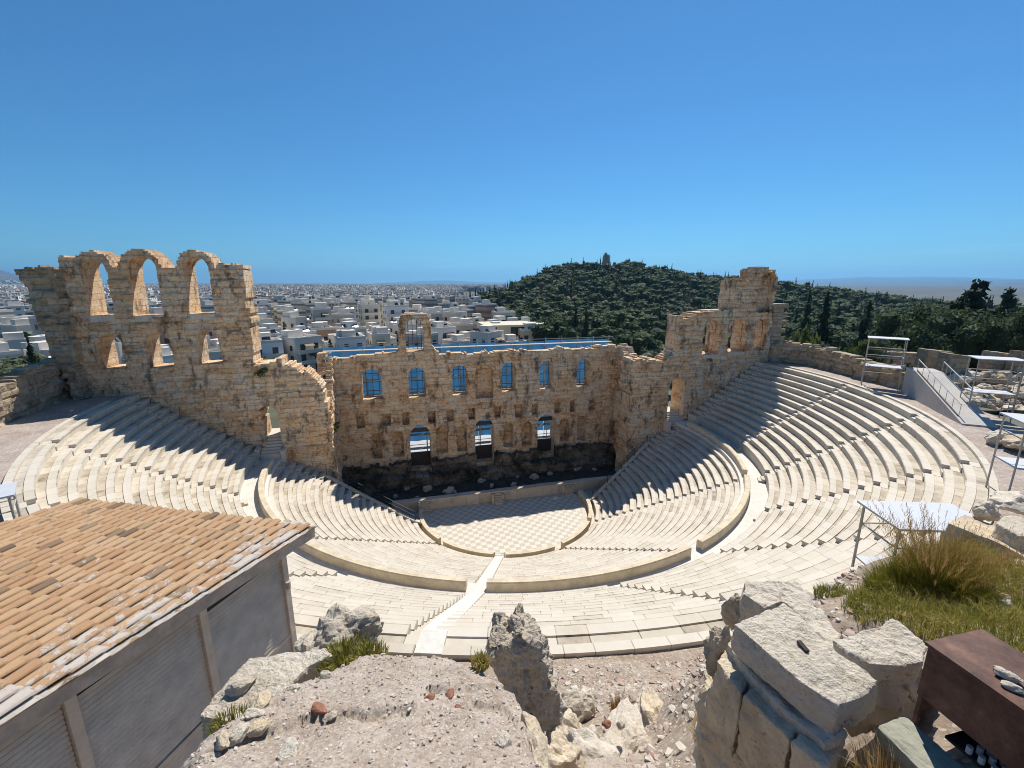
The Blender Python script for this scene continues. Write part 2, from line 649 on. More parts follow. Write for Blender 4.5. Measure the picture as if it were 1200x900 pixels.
o = mb.build('diazoma_path', 'walkway_board')
tag(o, 'white curved walkway between the two tiers of seats', 'path', kind='structure')

# white walkway laid straight down the seats
RIM_R = UP_R0 + UP_N * UP_P             # 37.6
RIM_Z = UP_Z0 + UP_N * UP_H             # 16.14
mb = MB()
a = D(-107.35)
rr = [10.8, R_P - .3, R_P + .5, UP_R0 - .7, UP_R0 + .1, UP_R0 + 13 * UP_P + .3, RIM_R + .465]
zz = [.95, PZ + .36, DIAZ_Z + .06, DIAZ_Z + .06, UP_Z0 + UP_H + .16, RIM_Z + .08, RIM_Z + .13]
ct, st = math.cos(a), math.sin(a)
for i in range(6):
    vs = []
    for k in (i, i + 1):
        for s in (-.41, .41):
            vs += [(rr[k] * ct - s * st, rr[k] * st + s * ct, zz[k] - .5), (rr[k] * ct - s * st, rr[k] * st + s * ct, zz[k])]
    mb.add(vs, [(0, 1, 3, 2), (4, 6, 7, 5), (1, 5, 7, 3), (0, 4, 5, 1), (2, 3, 7, 6), (0, 2, 6, 4)], float(rng.uniform(.4, .9)))
o = mb.build('white_walkway', 'walkway_board')
tag(o, 'straight white walkway running down through both tiers to the orchestra', 'walkway')

# rim coping above the last row
RIM_R = UP_R0 + UP_N * UP_P             # 37.6
RIM_Z = UP_Z0 + UP_N * UP_H             # 16.14
root = empty('rim_coping', (0, -RIM_R, RIM_Z), 'pale stone coping ring behind the topmost row of seats', 'coping')
for i in range(10):
    mb = MB()
    annulus_row(mb, [(RIM_R + .12, RIM_Z - .5), (RIM_R + .12, RIM_Z + .10), (RIM_R + .46, RIM_Z + .10), (RIM_R + .48, RIM_Z - .5)],
                lambda r, i=i: D(-18 * (i + 1)) + .0005, lambda r, i=i: D(-18 * i) - .0005)
    mb.build('coping_block', 'marble', root)

# ---- orchestra
m, nt, b = new_mat('orchestra_tiles')
ck = nd(nt, 'ShaderNodeTexChecker')
ck.inputs['Scale'].default_value = 1 / .56
ck.inputs['Color1'].default_value = (.62, .56, .46, 1)
ck.inputs['Color2'].default_value = (.40, .355, .29, 1)
mp = nd(nt, 'ShaderNodeMapping')
mp.inputs['Location'].default_value = (.11, .07, .3)
mp.inputs['Rotation'].default_value = (0, 0, D(2))
nt.links.new(coords(nt, 'Object'), mp.inputs[0])
nt.links.new(mp.outputs[0], ck.inputs['Vector'])
n1 = tex(nt, 1.6, 7, .68)
cc = mix(nt, mth(nt, 'MULTIPLY', n1, .55), ck.outputs[0], (.58, .52, .43))
nt.links.new(cc, b.inputs['Base Color'])
b.inputs['Roughness'].default_value = .7
ST_Y = 2.22
STX0, STX1 = -13.2, 15.6


def disc(R, n=80, y_cut=ST_Y):
    a1 = math.asin(min(1, y_cut / R))
    pts = [(R * math.cos(q), R * math.sin(q)) for q in np.linspace(-PI - a1, a1, n)]
    return pts


mb = MB()
p = disc(9.25)
mb.add([(x, y, 0) for x, y in p], [tuple(range(len(p)))])
o = mb.build('orchestra_floor', 'orchestra_tiles')
tag(o, 'round orchestra floor paved in a pale chequered pattern', 'floor', kind='structure')
mb = MB()
annulus_row(mb, [(9.25, -.3), (9.25, .03), (9.95, .03), (9.95, -.3)], lambda r: D(-180) - math.asin(ST_Y / r), lambda r: math.asin(ST_Y / r))
o = mb.build('orchestra_kerb', 'kerb_stone')
tag(o, 'curved kerb ring of plain slabs round the chequered floor', 'kerb', kind='structure')
mb = MB()
mb.prism([(-17, ST_Y + .2), (-17, -2.6), (-10.2, -2.6), (-9.9, ST_Y + .2)], -.2, .0, .3)
mb.prism([(17, ST_Y + .2), (17, -2.6), (10.2, -2.6), (9.9, ST_Y + .2)], -.2, .0, .3)
o = mb.build('side_passage_path', 'stage_marble')
tag(o, 'paved side passages between the stage and the lower seats', 'path', kind='structure')
root = empty('orchestra_parapet', (0, -10.2, 0), 'low curved marble barrier round the orchestra with gaps for the stairs', 'parapet')
for lo, hi in ((-188, -147), (-143, -110), (-104, -75), (-69, -38), (-34, 6)):
    mb = MB()
    annulus_row(mb, [(9.97, -.2), (9.97, .74), (9.93, .76), (9.93, .86), (10.36, .86), (10.36, .76), (10.32, .74), (10.32, -.2)], lambda r, l=lo: D(l), lambda r, h=hi: D(h), seg=.5)
    mb.build('parapet_block', 'parapet_stone', root)
mb = MB()
annulus_row(mb, [(10.3, -.3), (10.3, .05), (11.2, .05), (11.2, -.3)], lambda r: D(-189), lambda r: D(9))
o = mb.build('ring_path', 'kerb_stone')
tag(o, 'narrow ring passage in front of the first row of seats', 'path', kind='structure')
# small white gate at the foot of the walkway
root = empty('entrance_gate', (10.1 * ct, 10.1 * st, .03), 'small pale gate at the foot of the white walkway', 'gate')
for s in (-.5, .5):
    mb = MB()
    mb.box((10.15 * ct - s * st, 10.15 * st + s * ct, .5), (.14, .14, 1.), a)
    mb.build('post', 'marble_white', root)
mb = MB()
for z in (.35, .6, .85):
    mb.bar((10.15 * ct + .43 * st, 10.15 * st - .43 * ct, z), (10.15 * ct - .43 * st, 10.15 * st + .43 * ct, z), .05)
mb.build('bars', 'marble_white', root)

# ---- stage front
root = empty('low_stage', (1, ST_Y, 0), 'low weathered marble stage front with three sets of steps', 'stage')
mb = MB()
x = STX0
while x < STX1 - .1:
    w = min(rng.uniform(1.5, 2.3), STX1 - x)
    if STX1 - (x + w) < .6:
        w = STX1 - x
    mb.box((x + w / 2, ST_Y + .28 + rng.uniform(-.01, .01), .62), (w - .025, .5, 1.28), 0, float(rng.uniform(.3, 1)))
    x += w
mb.build('front_wall', 'stage_marble', root)
mb = MB()
x = STX0 - .1
while x < STX1:
    w = min(rng.uniform(1.2, 2.6), STX1 + .1 - x)
    if True:
        mb.box((x + w / 2, ST_Y + .33 + rng.uniform(-.03, .03), 1.34 + rng.uniform(-.03, .03)), (w - .02, .75 + rng.uniform(-.08, .08), .17), 0, float(rng.uniform(.35, 1)))
    x += w
mb.build('coping', 'stage_marble', root)
for u in (498, 583, 664):
    xs = on_y(u, 586, ST_Y)[0]
    mb = MB()
    for k in range(5):
        mb.box((xs, ST_Y - .62 + k * .12 + .06, .13 + k * .13), (1.1, .62 - k * .11, .26 * (k + 1) / 5 + .22 + k * .16), 0, float(rng.uniform(.1, .5)))
    mb.box((xs - .68, ST_Y - .25, .62), (.24, .55, 1.26), 0, .7)
    mb.box((xs + .68, ST_Y - .2, .55), (.24, .45, 1.1), 0, .5)
    mb.build('steps', 'stage_marble', root)
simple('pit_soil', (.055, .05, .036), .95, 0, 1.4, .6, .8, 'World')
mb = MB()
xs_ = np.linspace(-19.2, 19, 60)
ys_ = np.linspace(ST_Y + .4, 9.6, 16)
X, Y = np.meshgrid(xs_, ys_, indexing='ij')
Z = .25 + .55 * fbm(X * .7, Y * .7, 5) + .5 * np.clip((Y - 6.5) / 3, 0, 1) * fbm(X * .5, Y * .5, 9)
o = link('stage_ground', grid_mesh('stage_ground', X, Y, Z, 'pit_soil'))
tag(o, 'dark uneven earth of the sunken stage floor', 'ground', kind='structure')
# fallen blocks on the stage floor
for k in range(16):
    x_, y_ = rng.uniform(-16, 17), rng.uniform(4.2, 8)
    zb = .25 + .55 * float(fbm(x_ * .7, y_ * .7, 5))
    mb = MB()
    s = rng.uniform(.35, .9)
    mb.box((0, 0, s * .25), (s * rng.uniform(1, 1.8), s * .9, s * .6), rng.uniform(0, 3), float(rng.uniform(.4, 1)), jit=.08 * s)
    o = mb.build('fallen_block', 'stage_marble')
    o.location = (x_, y_, zb)
    tag(o, 'weathered stone block lying on the dark stage floor behind the stage front', 'stone block', 'fallen blocks on the stage floor')
    for pp in o.data.polygons:
        pp.use_smooth = False


# ================================================================ MASONRY WALLS
def arch(xc, w, zs, zt):
    def f(x, z):
        r = w / 2
        zc = zt - r
        d = np.where(z < zc, r - np.abs(x - xc), r - np.hypot(x - xc, z - zc))
        return np.minimum(d, z - zs)
    return f


def rect(x0, x1, z0, z1):
    def f(x, z):
        return np.minimum(np.minimum(x - x0, x1 - x), np.minimum(z - z0, z1 - z))
    return f


def px_arch(u0, u1, vt, vs, y):
    """an opening measured in the photograph on the wall plane y"""
    um = (u0 + u1) / 2
    vm = (vt + vs) / 2
    a_, b_ = on_y(u0, vm, y), on_y(u1, vm, y)
    return (a_[0] + b_[0]) / 2, b_[0] - a_[0], on_y(um, vs, y)[2], on_y(um, vt, y)[2]


def blocks(x, z, seed, ch=.58, bl=1.15):
    wz = z + .05 * (vnoise(x * .35, z * .35, seed) - .5)
    j = np.floor(wz / ch)
    fz = wz / ch - j
    L = bl * (.7 + .8 * hash2(j, 11, seed))
    xx = x / L + hash2(j, 5, seed) * 7 + .12 * (vnoise(x * .7, z * 2, seed + 3) - .5)
    i = np.floor(xx)
    fx = xx - i
    edge = np.minimum(np.minimum(fz, 1 - fz) * ch, np.minimum(fx, 1 - fx) * L)
    return hash2(i, j * 7 + 1, seed), edge


def masonry(sd, x0, x1, z0, z1, cell, depth0, depth1, seed, relief=.11, ch=.58, bl=1.15, back=True, rough=.08, holes=.022):
    """front skin of coursed stone with real relief, cut to the outline sd > 0; returns (V, F, T) in wall space (x, depth, z)"""
    nx, nz = int((x1 - x0) / cell) + 1, int((z1 - z0) / cell) + 1
    xs, zs = x0 + np.arange(nx + 1) * cell, z0 + np.arange(nz + 1) * cell
    XC, ZC = np.meshgrid(xs[:-1] + cell / 2, zs[:-1] + cell / 2, indexing='ij')
    fill = sd(XC, ZC) > 0
    X, Z = np.meshgrid(xs, zs, indexing='ij')
    P = np.zeros((nx + 2, nz + 2), bool)
    P[1:-1, 1:-1] = fill
    cnt = P[:-1, :-1].astype(int) + P[1:, :-1] + P[:-1, 1:] + P[1:, 1:]
    bd = (cnt > 0) & (cnt < 4)
    e = .02
    so_ = getattr(sd, 'open', sd)
    s = so_(X, Z)
    gx, gz = (so_(X + e, Z) - s) / e, (so_(X, Z + e) - s) / e
    bd = bd & (np.abs(s) < cell * 1.3)
    gn = np.maximum(np.hypot(gx, gz), .3)
    st_ = np.clip(-s / gn, -.75 * cell, .75 * cell) / gn
    X = np.where(bd, X + gx * st_, X)
    Z = np.where(bd, Z + gz * st_, Z)
    hb, edge = blocks(X, Z, seed, ch, bl)
    rel = (hb - .5) * relief * 2.4 + (fbm(X * 1.1, Z * 1.1, seed + 20) - .5) * rough * 4 + (fbm(X * .25, Z * .25, seed + 30, 2) - .5) * .3
    rel = rel + np.where(edge < .08, .07, 0)
    miss = hash2(np.floor(hb * 9999), 3, seed) < holes
    rel = rel + np.where(miss, .3, 0)
    idx = -np.ones(X.shape, int)
    used = cnt > 0
    n = used.sum()
    idx[used] = np.arange(n)
    Vf = np.c_[X[used], depth0 + rel[used], Z[used]]
    Vb = np.c_[X[used], np.full(n, depth1) + (fbm(X[used] * 1.3, Z[used] * 1.3, seed + 40) - .5) * (.3 if back else 0), Z[used]]
    ii, jj = np.nonzero(fill)
    q = np.c_[idx[ii, jj], idx[ii + 1, jj], idx[ii + 1, jj + 1], idx[ii, jj + 1]]
    hc, _ = blocks(XC, ZC, seed, ch, bl)
    T = [hc[ii, jj]]
    F = [q]
    if back:
        F.append(q[:, ::-1] + n)
        T.append(hc[ii, jj])

    def sidef(mask, a, b):
        i_, j_ = np.nonzero(mask)
        va, vb = idx[i_ + a[0], j_ + a[1]], idx[i_ + b[0], j_ + b[1]]
        F.append(np.c_[va, vb, vb + n, va + n])
        T.append(hc[i_, j_])
    sidef(fill & ~P[:-2, 1:-1], (0, 1), (0, 0))
    sidef(fill & ~P[2:, 1:-1], (1, 0), (1, 1))
    sidef(fill & ~P[1:-1, :-2], (0, 0), (1, 0))
    sidef(fill & ~P[1:-1, 2:], (1, 1), (0, 1))
    return np.r_[Vf, Vb], np.concatenate(F), np.concatenate(T)


def place(parts, O, ux, nn):
    """wall space to world: O + x*ux + depth*nn"""
    VS, FS, TS, n = [], [], [], 0
    ux, nn = np.asarray(ux, float), np.asarray(nn, float)
    flip = np.cross(ux, [0, 0, 1.]) @ nn > 0
    for V, F, T in parts:
        W = np.asarray(O, float) + V[:, :1] * ux + V[:, 1:2] * nn + V[:, 2:] * np.array([0, 0, 1.])
        VS.append(W)
        FS.append((F[:, ::-1] if flip else F) + n)
        TS.append(T)
        n += len(V)
    return np.concatenate(VS), np.concatenate(FS), np.concatenate(TS)


def ragged(xp, zp, seed, amp=.35, blk=.8, fine=.12):
    xp, zp = np.array(xp, float), np.array(zp, float)

    def top(x):
        zi = np.interp(x, xp, zp)
        q = hash2(np.floor(x / blk + 2 * hash2(np.floor(x / (blk * 3)), 1, seed)), 2, seed)
        return zi + (q - .5) * 2 * amp + (vnoise(x * 3, x * 0, seed) - .5) * 2 * fine
    return top


def shape(top, x0, x1, z0, openings, seed, eamp=.25, sides=None):
    def sd(x, z):
        j = np.floor(z / .52)
        l = x0 + (hash2(j, 1, seed) - .5) * 2 * eamp + (vnoise(z * 2, z * 0, seed) - .5) * .07
        r = x1 + (hash2(j, 2, seed) - .5) * 2 * eamp + (vnoise(z * 2, z * 0 + 5, seed) - .5) * .07
        if sides:
            l, r = l + sides(z)[0], r + sides(z)[1]
        s = np.minimum(np.minimum(x - l, r - x), np.minimum(top(x) - z, z - z0))
        for o in openings:
            w = .045 * (vnoise(x * 3.5, z * 3.5, seed + 8) - .5) * 2
            s = np.minimum(s, -(o(x, z) + w))
        return s
    def only_open(x, z):
        s = np.full(np.shape(x), 9.)
        for o in openings:
            s = np.minimum(s, -(o(x, z) + .03 * (vnoise(x * 3.5, z * 3.5, seed + 8) - .5)))
        return s
    sd.open = only_open
    return sd


def wall_object(name, parts, O, ux, nn, mat, root):
    V, F, T = place(parts, O, ux, nn)
    V = V - OFF[root.name]
    o = link(name, np_mesh(name, V, F, mat, T), root)
    OFF[o.name] = OFF[root.name]
    return o


X3, N3 = (1, 0, 0), (0, 1, 0)
# ---------------------------------------------------------------- stage wall
YB = 9.5
win = [(424, 447.3, 433, 468), (479, 499, 431, 466), (530, 548, 428, 463), None, (588, 605, 425, 459), (633, 649, 423, 456), (676, 692, 421, 453)]
thru, niche = [], []
GR = []
for w in win:
    if w:
        p = px_arch(*w, YB)
        thru.append(arch(*p))
        GR.append(p)
p = px_arch(557, 578, 427, 467, YB)
niche.append(arch(*p))
CENTRE_NICHE = p
doors = [(481, 505, 499, 550), (557, 579, 491, 542), (630, 650, 486, 533)]
DO = []
for w in doors:
    p = px_arch(*w, YB)
    DO.append(p)
    thru.append(arch(*p))
pt = px_arch(475.5, 496.5, 374, 412, YB)
TOPA = pt
thru.append(arch(*pt))


def c2(l, r, t, bb):
    return (350 + l / 3, 350 + r / 3, 340 + t / 3, 340 + bb / 3)


for q in ((203, 233, 443, 487), (297, 325, 435, 480), (365, 390, 430, 475), (455, 482, 425, 468), (520, 545, 420, 462), (597, 622, 415, 457), (688, 712, 408, 450),
          (760, 787, 403, 447), (820, 843, 400, 440), (900, 922, 393, 433), (1020, 1046, 385, 422)):
    xc, w, zs, zt = px_arch(*c2(*q), YB)
    niche.append(rect(xc - w / 2, xc + w / 2, zs, zt))
for q in ((953, 974, 388, 430), (262, 293, 503, 592), (330, 370, 495, 587), (483, 525, 478, 573), (557, 592, 478, 567), (720, 755, 465, 552), (783, 820, 462, 545), (918, 950, 450, 530)):
    niche.append(arch(*px_arch(*c2(*q), YB)))
xc, w, zs, zt = px_arch(*c2(980, 1012, 443, 527), YB)
niche.append(rect(xc - w / 2, xc + w / 2, zs, zt))
tp = [(383, 426), (393, 419), (415, 417), (440, 415), (463, 412.5), (466.9, 411), (467, 380), (470, 370), (478, 365), (486, 363.5), (494, 365), (502, 371), (505, 382), (505.5, 406), (512, 413.5), (537, 414),
      (555, 414), (583, 411.5), (600, 410), (617, 411), (650, 409), (687, 408), (717, 406), (722, 406), (730, 413)]
tw = [on_y(u, v, YB) for u, v in tp]
top = ragged([q[0] for q in tw], [q[2] for q in tw], 3, .24, 1.0, .03)
sd_t = shape((lambda x: top(x) - .25), -19.9, 19.3, -.5, thru, 4, .12)
sd_f = shape(top, -19.9, 19.3, -.5, thru + niche, 4, .12)
root = empty('stage_wall', (0, YB, 0), 'long tawny stone stage wall with two storeys of arched openings and one taller arch', 'wall')
A = masonry(sd_f, -20.6, 20, -.6, 23, .15, 0, 1.15, 10, .08, rough=.06, back=False)
Bk = masonry(sd_t, -20.6, 20, -.6, 23, .2, 1.15, 2.0, 11, .08)
wall_object('masonry', [A, Bk], (0, YB, 0), X3, N3, 'wall_stone', root)
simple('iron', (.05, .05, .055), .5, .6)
simple('pale_frame', (.55, .56, .56), .5, .2)
for i, (xc, w, zs, zt) in enumerate(GR + [TOPA]):
    mb = MB()
    for k in range(3 if i < 6 else 4):
        xx = xc - w / 2 + w * (k + .5) / (3 if i < 6 else 4) + .05
        mb.tube((xx, YB + 1.45, zs + .1), (xx, YB + 1.45, zt - .1), .035, 5)
    for k in range(3):
        zz_ = zs + (zt - zs) * (k + .7) / 3.4
        mb.tube((xc - w / 2, YB + 1.45, zz_), (xc + w / 2, YB + 1.45, zz_), .035, 5)
    mb.build('window_bars', 'iron', root)
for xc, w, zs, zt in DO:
    mb = MB()
    mb.box((xc, YB + 1.2, zt - .95), (w * .98, .2, .55))
    mb.build('lintel_beam', 'iron', root)
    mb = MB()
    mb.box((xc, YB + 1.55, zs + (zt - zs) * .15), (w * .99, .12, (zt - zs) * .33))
    mb.build('doorway_shade', 'iron', root)  # dark box added to stand in for floor shadow inside the doorway
# dark overgrown footing of the stage wall
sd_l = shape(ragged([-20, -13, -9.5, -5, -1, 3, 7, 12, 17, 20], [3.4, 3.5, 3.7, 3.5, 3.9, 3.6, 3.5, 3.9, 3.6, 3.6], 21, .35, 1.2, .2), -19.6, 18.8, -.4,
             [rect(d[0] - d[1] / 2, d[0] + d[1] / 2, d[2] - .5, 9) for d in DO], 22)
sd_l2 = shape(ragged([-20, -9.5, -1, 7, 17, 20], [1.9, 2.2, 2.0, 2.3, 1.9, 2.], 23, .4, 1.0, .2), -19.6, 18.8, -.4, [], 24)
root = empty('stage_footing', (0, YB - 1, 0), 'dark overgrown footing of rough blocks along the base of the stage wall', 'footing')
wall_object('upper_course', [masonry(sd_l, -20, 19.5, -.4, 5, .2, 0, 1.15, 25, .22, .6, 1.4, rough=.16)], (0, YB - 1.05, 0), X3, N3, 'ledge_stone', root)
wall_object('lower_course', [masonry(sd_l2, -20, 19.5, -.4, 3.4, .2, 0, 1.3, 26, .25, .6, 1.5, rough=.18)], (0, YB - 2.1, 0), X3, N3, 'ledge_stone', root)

# ---------------------------------------------------------------- returns at the ends of the stage
YR0 = 4.4
xr = 18.7
for sgn, nm, lb in ((1, 'right', 'stone return wall with a dark arched doorway at the right end of the stage'), (-1, 'left', 'shaded stone return wall at the left end of the stage')):
    X_ = xr if sgn > 0 else -19.35
    ops = []
    if sgn > 0:
        def pxo(u0, u1, vt, vs):
            a_, b_ = [CAM + ray(u, (vt + vs) / 2) * ((X_ - CAM[0]) / ray(u, (vt + vs) / 2)[0]) for u in (u0, u1)]
            c_, d_ = [CAM + ray((u0 + u1) / 2, v) * ((X_ - CAM[0]) / ray((u0 + u1) / 2, v)[0]) for v in (vt, vs)]
            return (a_[1] + b_[1]) / 2, abs(a_[1] - b_[1]), d_[2], c_[2]
        ops = [arch(*pxo(721.5, 731.5, 427, 460)), arch(*pxo(716, 727, 491, 533)), rect(*(lambda c: (c[0] - c[1] / 2, c[0] + c[1] / 2, c[2], c[3]))(pxo(714.5, 719, 471, 484)))]
    tp_ = ragged([2, 4.5, 6.5, 8, 9.6], [16.2, 15.6, 16.8, 17.6, 18.4] if sgn > 0 else [12, 13, 14.8, 16.5, 18.3], 31 + sgn, .3, .7)
    sdr = shape(tp_, 3.4, 9.45, -.4, ops, 33, .1)
    sdb = shape(tp_, 3.4, 10.4, -.4, [], 33, .1)
    root = empty('stage_return_wall', (X_, 7, 0), lb, 'wall', 'return walls at the ends of the stage')
    wall_object('masonry', [masonry(sdr, 3, 10, -.4, 20, .18, 0, .8, 35, .08, back=False), masonry(sdb, 3, 11, -.4, 20, .25, .8, 1.8, 36, .08)],
                (X_, 0, 0), (0, 1, 0), (sgn, 0, 0), 'wall_stone', root)

# ---------------------------------------------------------------- side (analemma) walls with towers
YA = 3.0
WT = 2.9


def wx(u, v):
    q = on_y(u, v, YA)
    return q[0], q[2]


# left: three upper arches over three lower arches
upA = [(98, 128, 303, 370), (151, 186, 300, 370), (217, 247, 301, 368)]
loA = [(115, 144, 392.5, 432.5), (171, 201, 389.5, 431), (229.5, 257.5, 386.5, 427)]
ops = [arch(*px_arch(*q, YA)) for q in upA + loA]
upL = [px_arch(*q, YA) for q in upA]
cz = [q for q in upL]
xs_top, zs_top = [], []


def addp(x_, z_):
    xs_top.append(x_)
    zs_top.append(z_)


addp(-44.6, 28.0)
addp(-42.4, 28.1)
addp(-41.05, 28.2)
addp(-41.0, 29.3)
for (xc, w, zs, zt) in upL:
    R = w / 2 + .62
    zc = zt - w / 2
    for q in np.linspace(-1, 1, 9):
        addp(xc + q * R * .96, zc + math.sqrt(max(0, R * R - (q * R * .96) ** 2)) if abs(q) < .99 else zc - .4)
s_ = np.argsort(xs_top)
xs_top, zs_top = list(np.array(xs_top)[s_]), list(np.array(zs_top)[s_])
zmin = 28.4
zs_top = [max(z, 29.1 if x < -39.9 else zmin) if x > -41.02 else z for x, z in zip(xs_top, zs_top)]
for x_, z_ in ((-28.2, 28.9), (-28.15, 28.75), (-26.25, 28.7)):
    addp(x_, z_)
o_ = np.argsort(xs_top, kind='stable')
topT = ragged(np.array(xs_top)[o_], np.array(zs_top)[o_], 41, .1, .6, .03)
doorL = px_arch(304, 328, 476, 531, YA)
sd1 = shape(topT, -43.3, -26.15, 7, ops, 42, .12)
topW = ragged([-27, -26, -24, -22.4, -21.4, -20.7, -20.2, -19.6, -19.2], [18.4, 18.5, 18.6, 18.5, 17.4, 16.6, 16.2, 14.9, 13.6], 43, .55, .6, .06)
sd2 = shape(topW, -27, -19.7, -.4, [arch(*doorL)], 44, .32)
def sdL(x, z):
    return np.maximum(sd1(x, z), sd2(x, z))


sdL.open = lambda x, z: np.minimum(sd1.open(x, z), sd2.open(x, z))
root = empty('left_tower_wall', (-31, YA, 8), 'tall ruined side wall with three open arches above three smaller arches', 'tower wall')
wall_object('masonry', [masonry(sdL, -45, -19, -.4, 30.6, .17, 0, WT, 45, .1, rough=.07)], (0, YA, 0), X3, N3, 'wall_stone', root)
simple('sill_stone', (.6, .53, .42), .8, 0, 2, .15, .3, 'World')
for (xc, w, zs, zt) in upL:
    mb = MB()
    mb.box((xc - w * .25, YA + .55, zs - .25), (w * .5 - .03, 1.3, .55), 0, .7, jit=.02)
    mb.box((xc + w * .25, YA + .57, zs - .26), (w * .5 - .03, 1.3, .55), 0, .5, jit=.02)
    mb.build('sill_slab', 'sill_stone', root)
# deep broken pier standing at the outer end
root = empty('corner_pier', (-43, YA - .5, 16), 'massive stepped corner pier of the three-arched tower, courses partly missing', 'pier')
tpp = ragged([-46, -40], [28.1, 28.2], 47, .12, 1.2)


def pierside(z):
    return (-.16 * np.maximum(z - 17, 0) + 1.5, 0 * z)


sdp = shape(tpp, -43.2, -40.9, 15.5, [], 48, .2, pierside)
wall_object('masonry', [masonry(sdp, -46.5, -40, 15.5, 29, .17, 0, 1.3, 49, .3, .75, 1.3, rough=.12, holes=.3)], (0, YA - 1.25, 0), X3, N3, 'pale_stone', root)

# right
loR = [(825, 844, 375, 415), (855, 875, 374, 412), (885, 899, 374, 410)]
ops = [arch(*px_arch(*q, YA)) for q in loR]
hiR = px_arch(890, 907, 318, 366, YA)
topR = ragged([17, 18.5, 21, 22.4, 23.9, 24.2, 24.25, 26, 28, 30, 32.2, 32.25, 33.6, 35.2, 35.25, 38.3, 38.9, 39.2],
              [16.6, 17.2, 17.0, 16.7, 17.6, 18.4, 22.6, 22.7, 23.2, 23.4, 23.0, 27.2, 27.4, 27.5, 28.7, 28.8, 27.4, 24.5], 51, .24, .9, .04)
doorR = px_arch(783, 801, 444, 498, YA)
sdR = shape(topR, 17.7, 39.0, -.4, ops + [arch(*doorR)], 52, .2)
sdRf = shape(topR, 17.7, 39.0, -.4, ops + [arch(*hiR), arch(*doorR)], 52, .2)
root = empty('right_tower_wall', (30, YA, 8), 'ruined side wall rising to a single tall broken tower with orange niches', 'tower wall')
wall_object('masonry', [masonry(sdRf, 17, 40, -.4, 30, .17, 0, .9, 53, .1, rough=.07, back=False), masonry(sdR, 17, 40, -.4, 30, .22, .9, WT, 54, .1, rough=.07)],
            (0, YA, 0), X3, N3, 'wall_stone', root)
mb = MB()
for u0, u1, vt, vs in loR[:2]:
    xc, w, zs, zt = px_arch(u0, u1, vt, vs, YA)
    mb.box((xc, YA + .5, zs - .3), (w * .95, 1.2, .5), 0, .8, jit=.03)
mb.build('sill_slab', 'sill_stone', root)
# rebuilt pale quoin stack at the outer end of the right tower
root = empty('quoin_stack', (40.2, YA, 17), 'stack of squared white blocks against the outer end of the right tower', 'masonry stack')
mb = MB()
z = 16.2
k = 0
while z < 24:
    h = rng.uniform(.48, .62)
    w = 1.7 + (.7 if k % 2 else 0) + rng.uniform(-.1, .1)
    mb.box((39.1 + w / 2, YA + 1.1, z + h / 2), (w, 1.9, h - .04), 0, float(rng.uniform(.5, 1)), jit=.03)
    z += h
    k += 1
mb.build('blocks', 'pale_stone', root)

# doorway stairs through the side walls
for (xc, w, zs, zt), nm in ((doorL, 'left'), (doorR, 'right')):
    root = empty('doorway_steps', (xc, YA, DIAZ_Z), f'pale stone steps climbing through the doorway of the {nm} side wall', 'steps', 'steps through the side wall doorways')
    mb = MB()
    for k in range(7):
        y0 = YA - .9 + k * .3
        mb.box((xc, y0 + .15 + (1.2 if k == 6 else 0), (DIAZ_Z - .3 + zs + .25 * k) / 2 + .1), (w * .98, .3 + (2.4 if k == 6 else 0), zs + .25 * k - DIAZ_Z + .5), 0, float(rng.uniform(.6, 1)))
    mb.build('steps', 'marble', root)
    mb = MB()
    mb.box((xc - w / 2 - .25, YA - .55, zs + .1), (.4, 1.1, 1.6), 0, .6)
    mb.build('cheek_wall', 'marble', root)
    mb = MB()
    mb.box((xc + w / 2 + .25, YA - .55, zs - .1), (.4, 1.1, 1.3), 0, .6)
    mb.build('cheek_wall', 'marble', root)

# retaining walls behind the rim path
def path_wall(name, pts, heights, label, mat, seed, thick=1.1, zb=16.0, cell=.19, amp=.3):
    pts = [np.array(p, float) for p in pts]
    c = sum(pts) / len(pts)
    root = empty(name, (c[0], c[1], zb), label, 'wall')
    parts = []
    for i in range(len(pts) - 1):
        p, q = pts[i], pts[i + 1]
        L = np.linalg.norm(q - p)
        ux = np.r_[(q - p) / L, 0]
        nn = np.array([-ux[1], ux[0], 0])
        mid = (p + q) / 2
        if nn[:2] @ mid < 0:
            nn = -nn
        tp_ = ragged([0, L], [zb + heights[i], zb + heights[i + 1]], seed + i, amp, 1.3, .1)
        A_ = masonry(shape(tp_, -.1, L + .1, zb - .5, [], seed + i, .05), -.4, L + .4, zb - .5, zb + max(heights) + 1.5, cell, 0, thick, seed + i, .16, .62, 1.4, rough=.1, holes=.03)
        parts.append(place([A_], (p[0], p[1], 0), ux, nn))
    V = np.concatenate([q[0] for q in parts])
    n, FS = 0, []
    for q in parts:
        FS.append(q[1] + n)
        n += len(q[0])
    o = link('masonry', np_mesh('masonry', V - OFF[root.name], np.concatenate(FS), mat, np.concatenate([q[2] for q in parts])), root)
    return root


path_wall('retaining_wall', [(39.4, 3.0), (41.6, -1), (41.2, -4.5), (40.2, -8), (39.6, -11.5), (39.0, -15.5), (37.8, -19)], [2.8, 2.7, 2.5, 2.3, 2.1, 1.9, 1.5],
          'long low wall of rough blocks curving behind the right-hand rim path', 'pale_stone', 60)
path_wall('retaining_wall', [(-42.4, 3.6), (-42.1, -1), (-41.6, -6.5)], [4.2, 3.6, 3.0], 'pale stone retaining wall joining the three-arched tower', 'pale_stone', 70)
path_wall('garden_wall', [(-41.6, -6.8), (-42.2, -9.5)], [1.6, 1.5], 'low stub of stone wall at the left edge beside the rim path', 'pale_stone', 76)
# ================================================================ LAND
def sm(x):
    x = np.clip(x, 0, 1)
    return x * x * (3 - 2 * x)


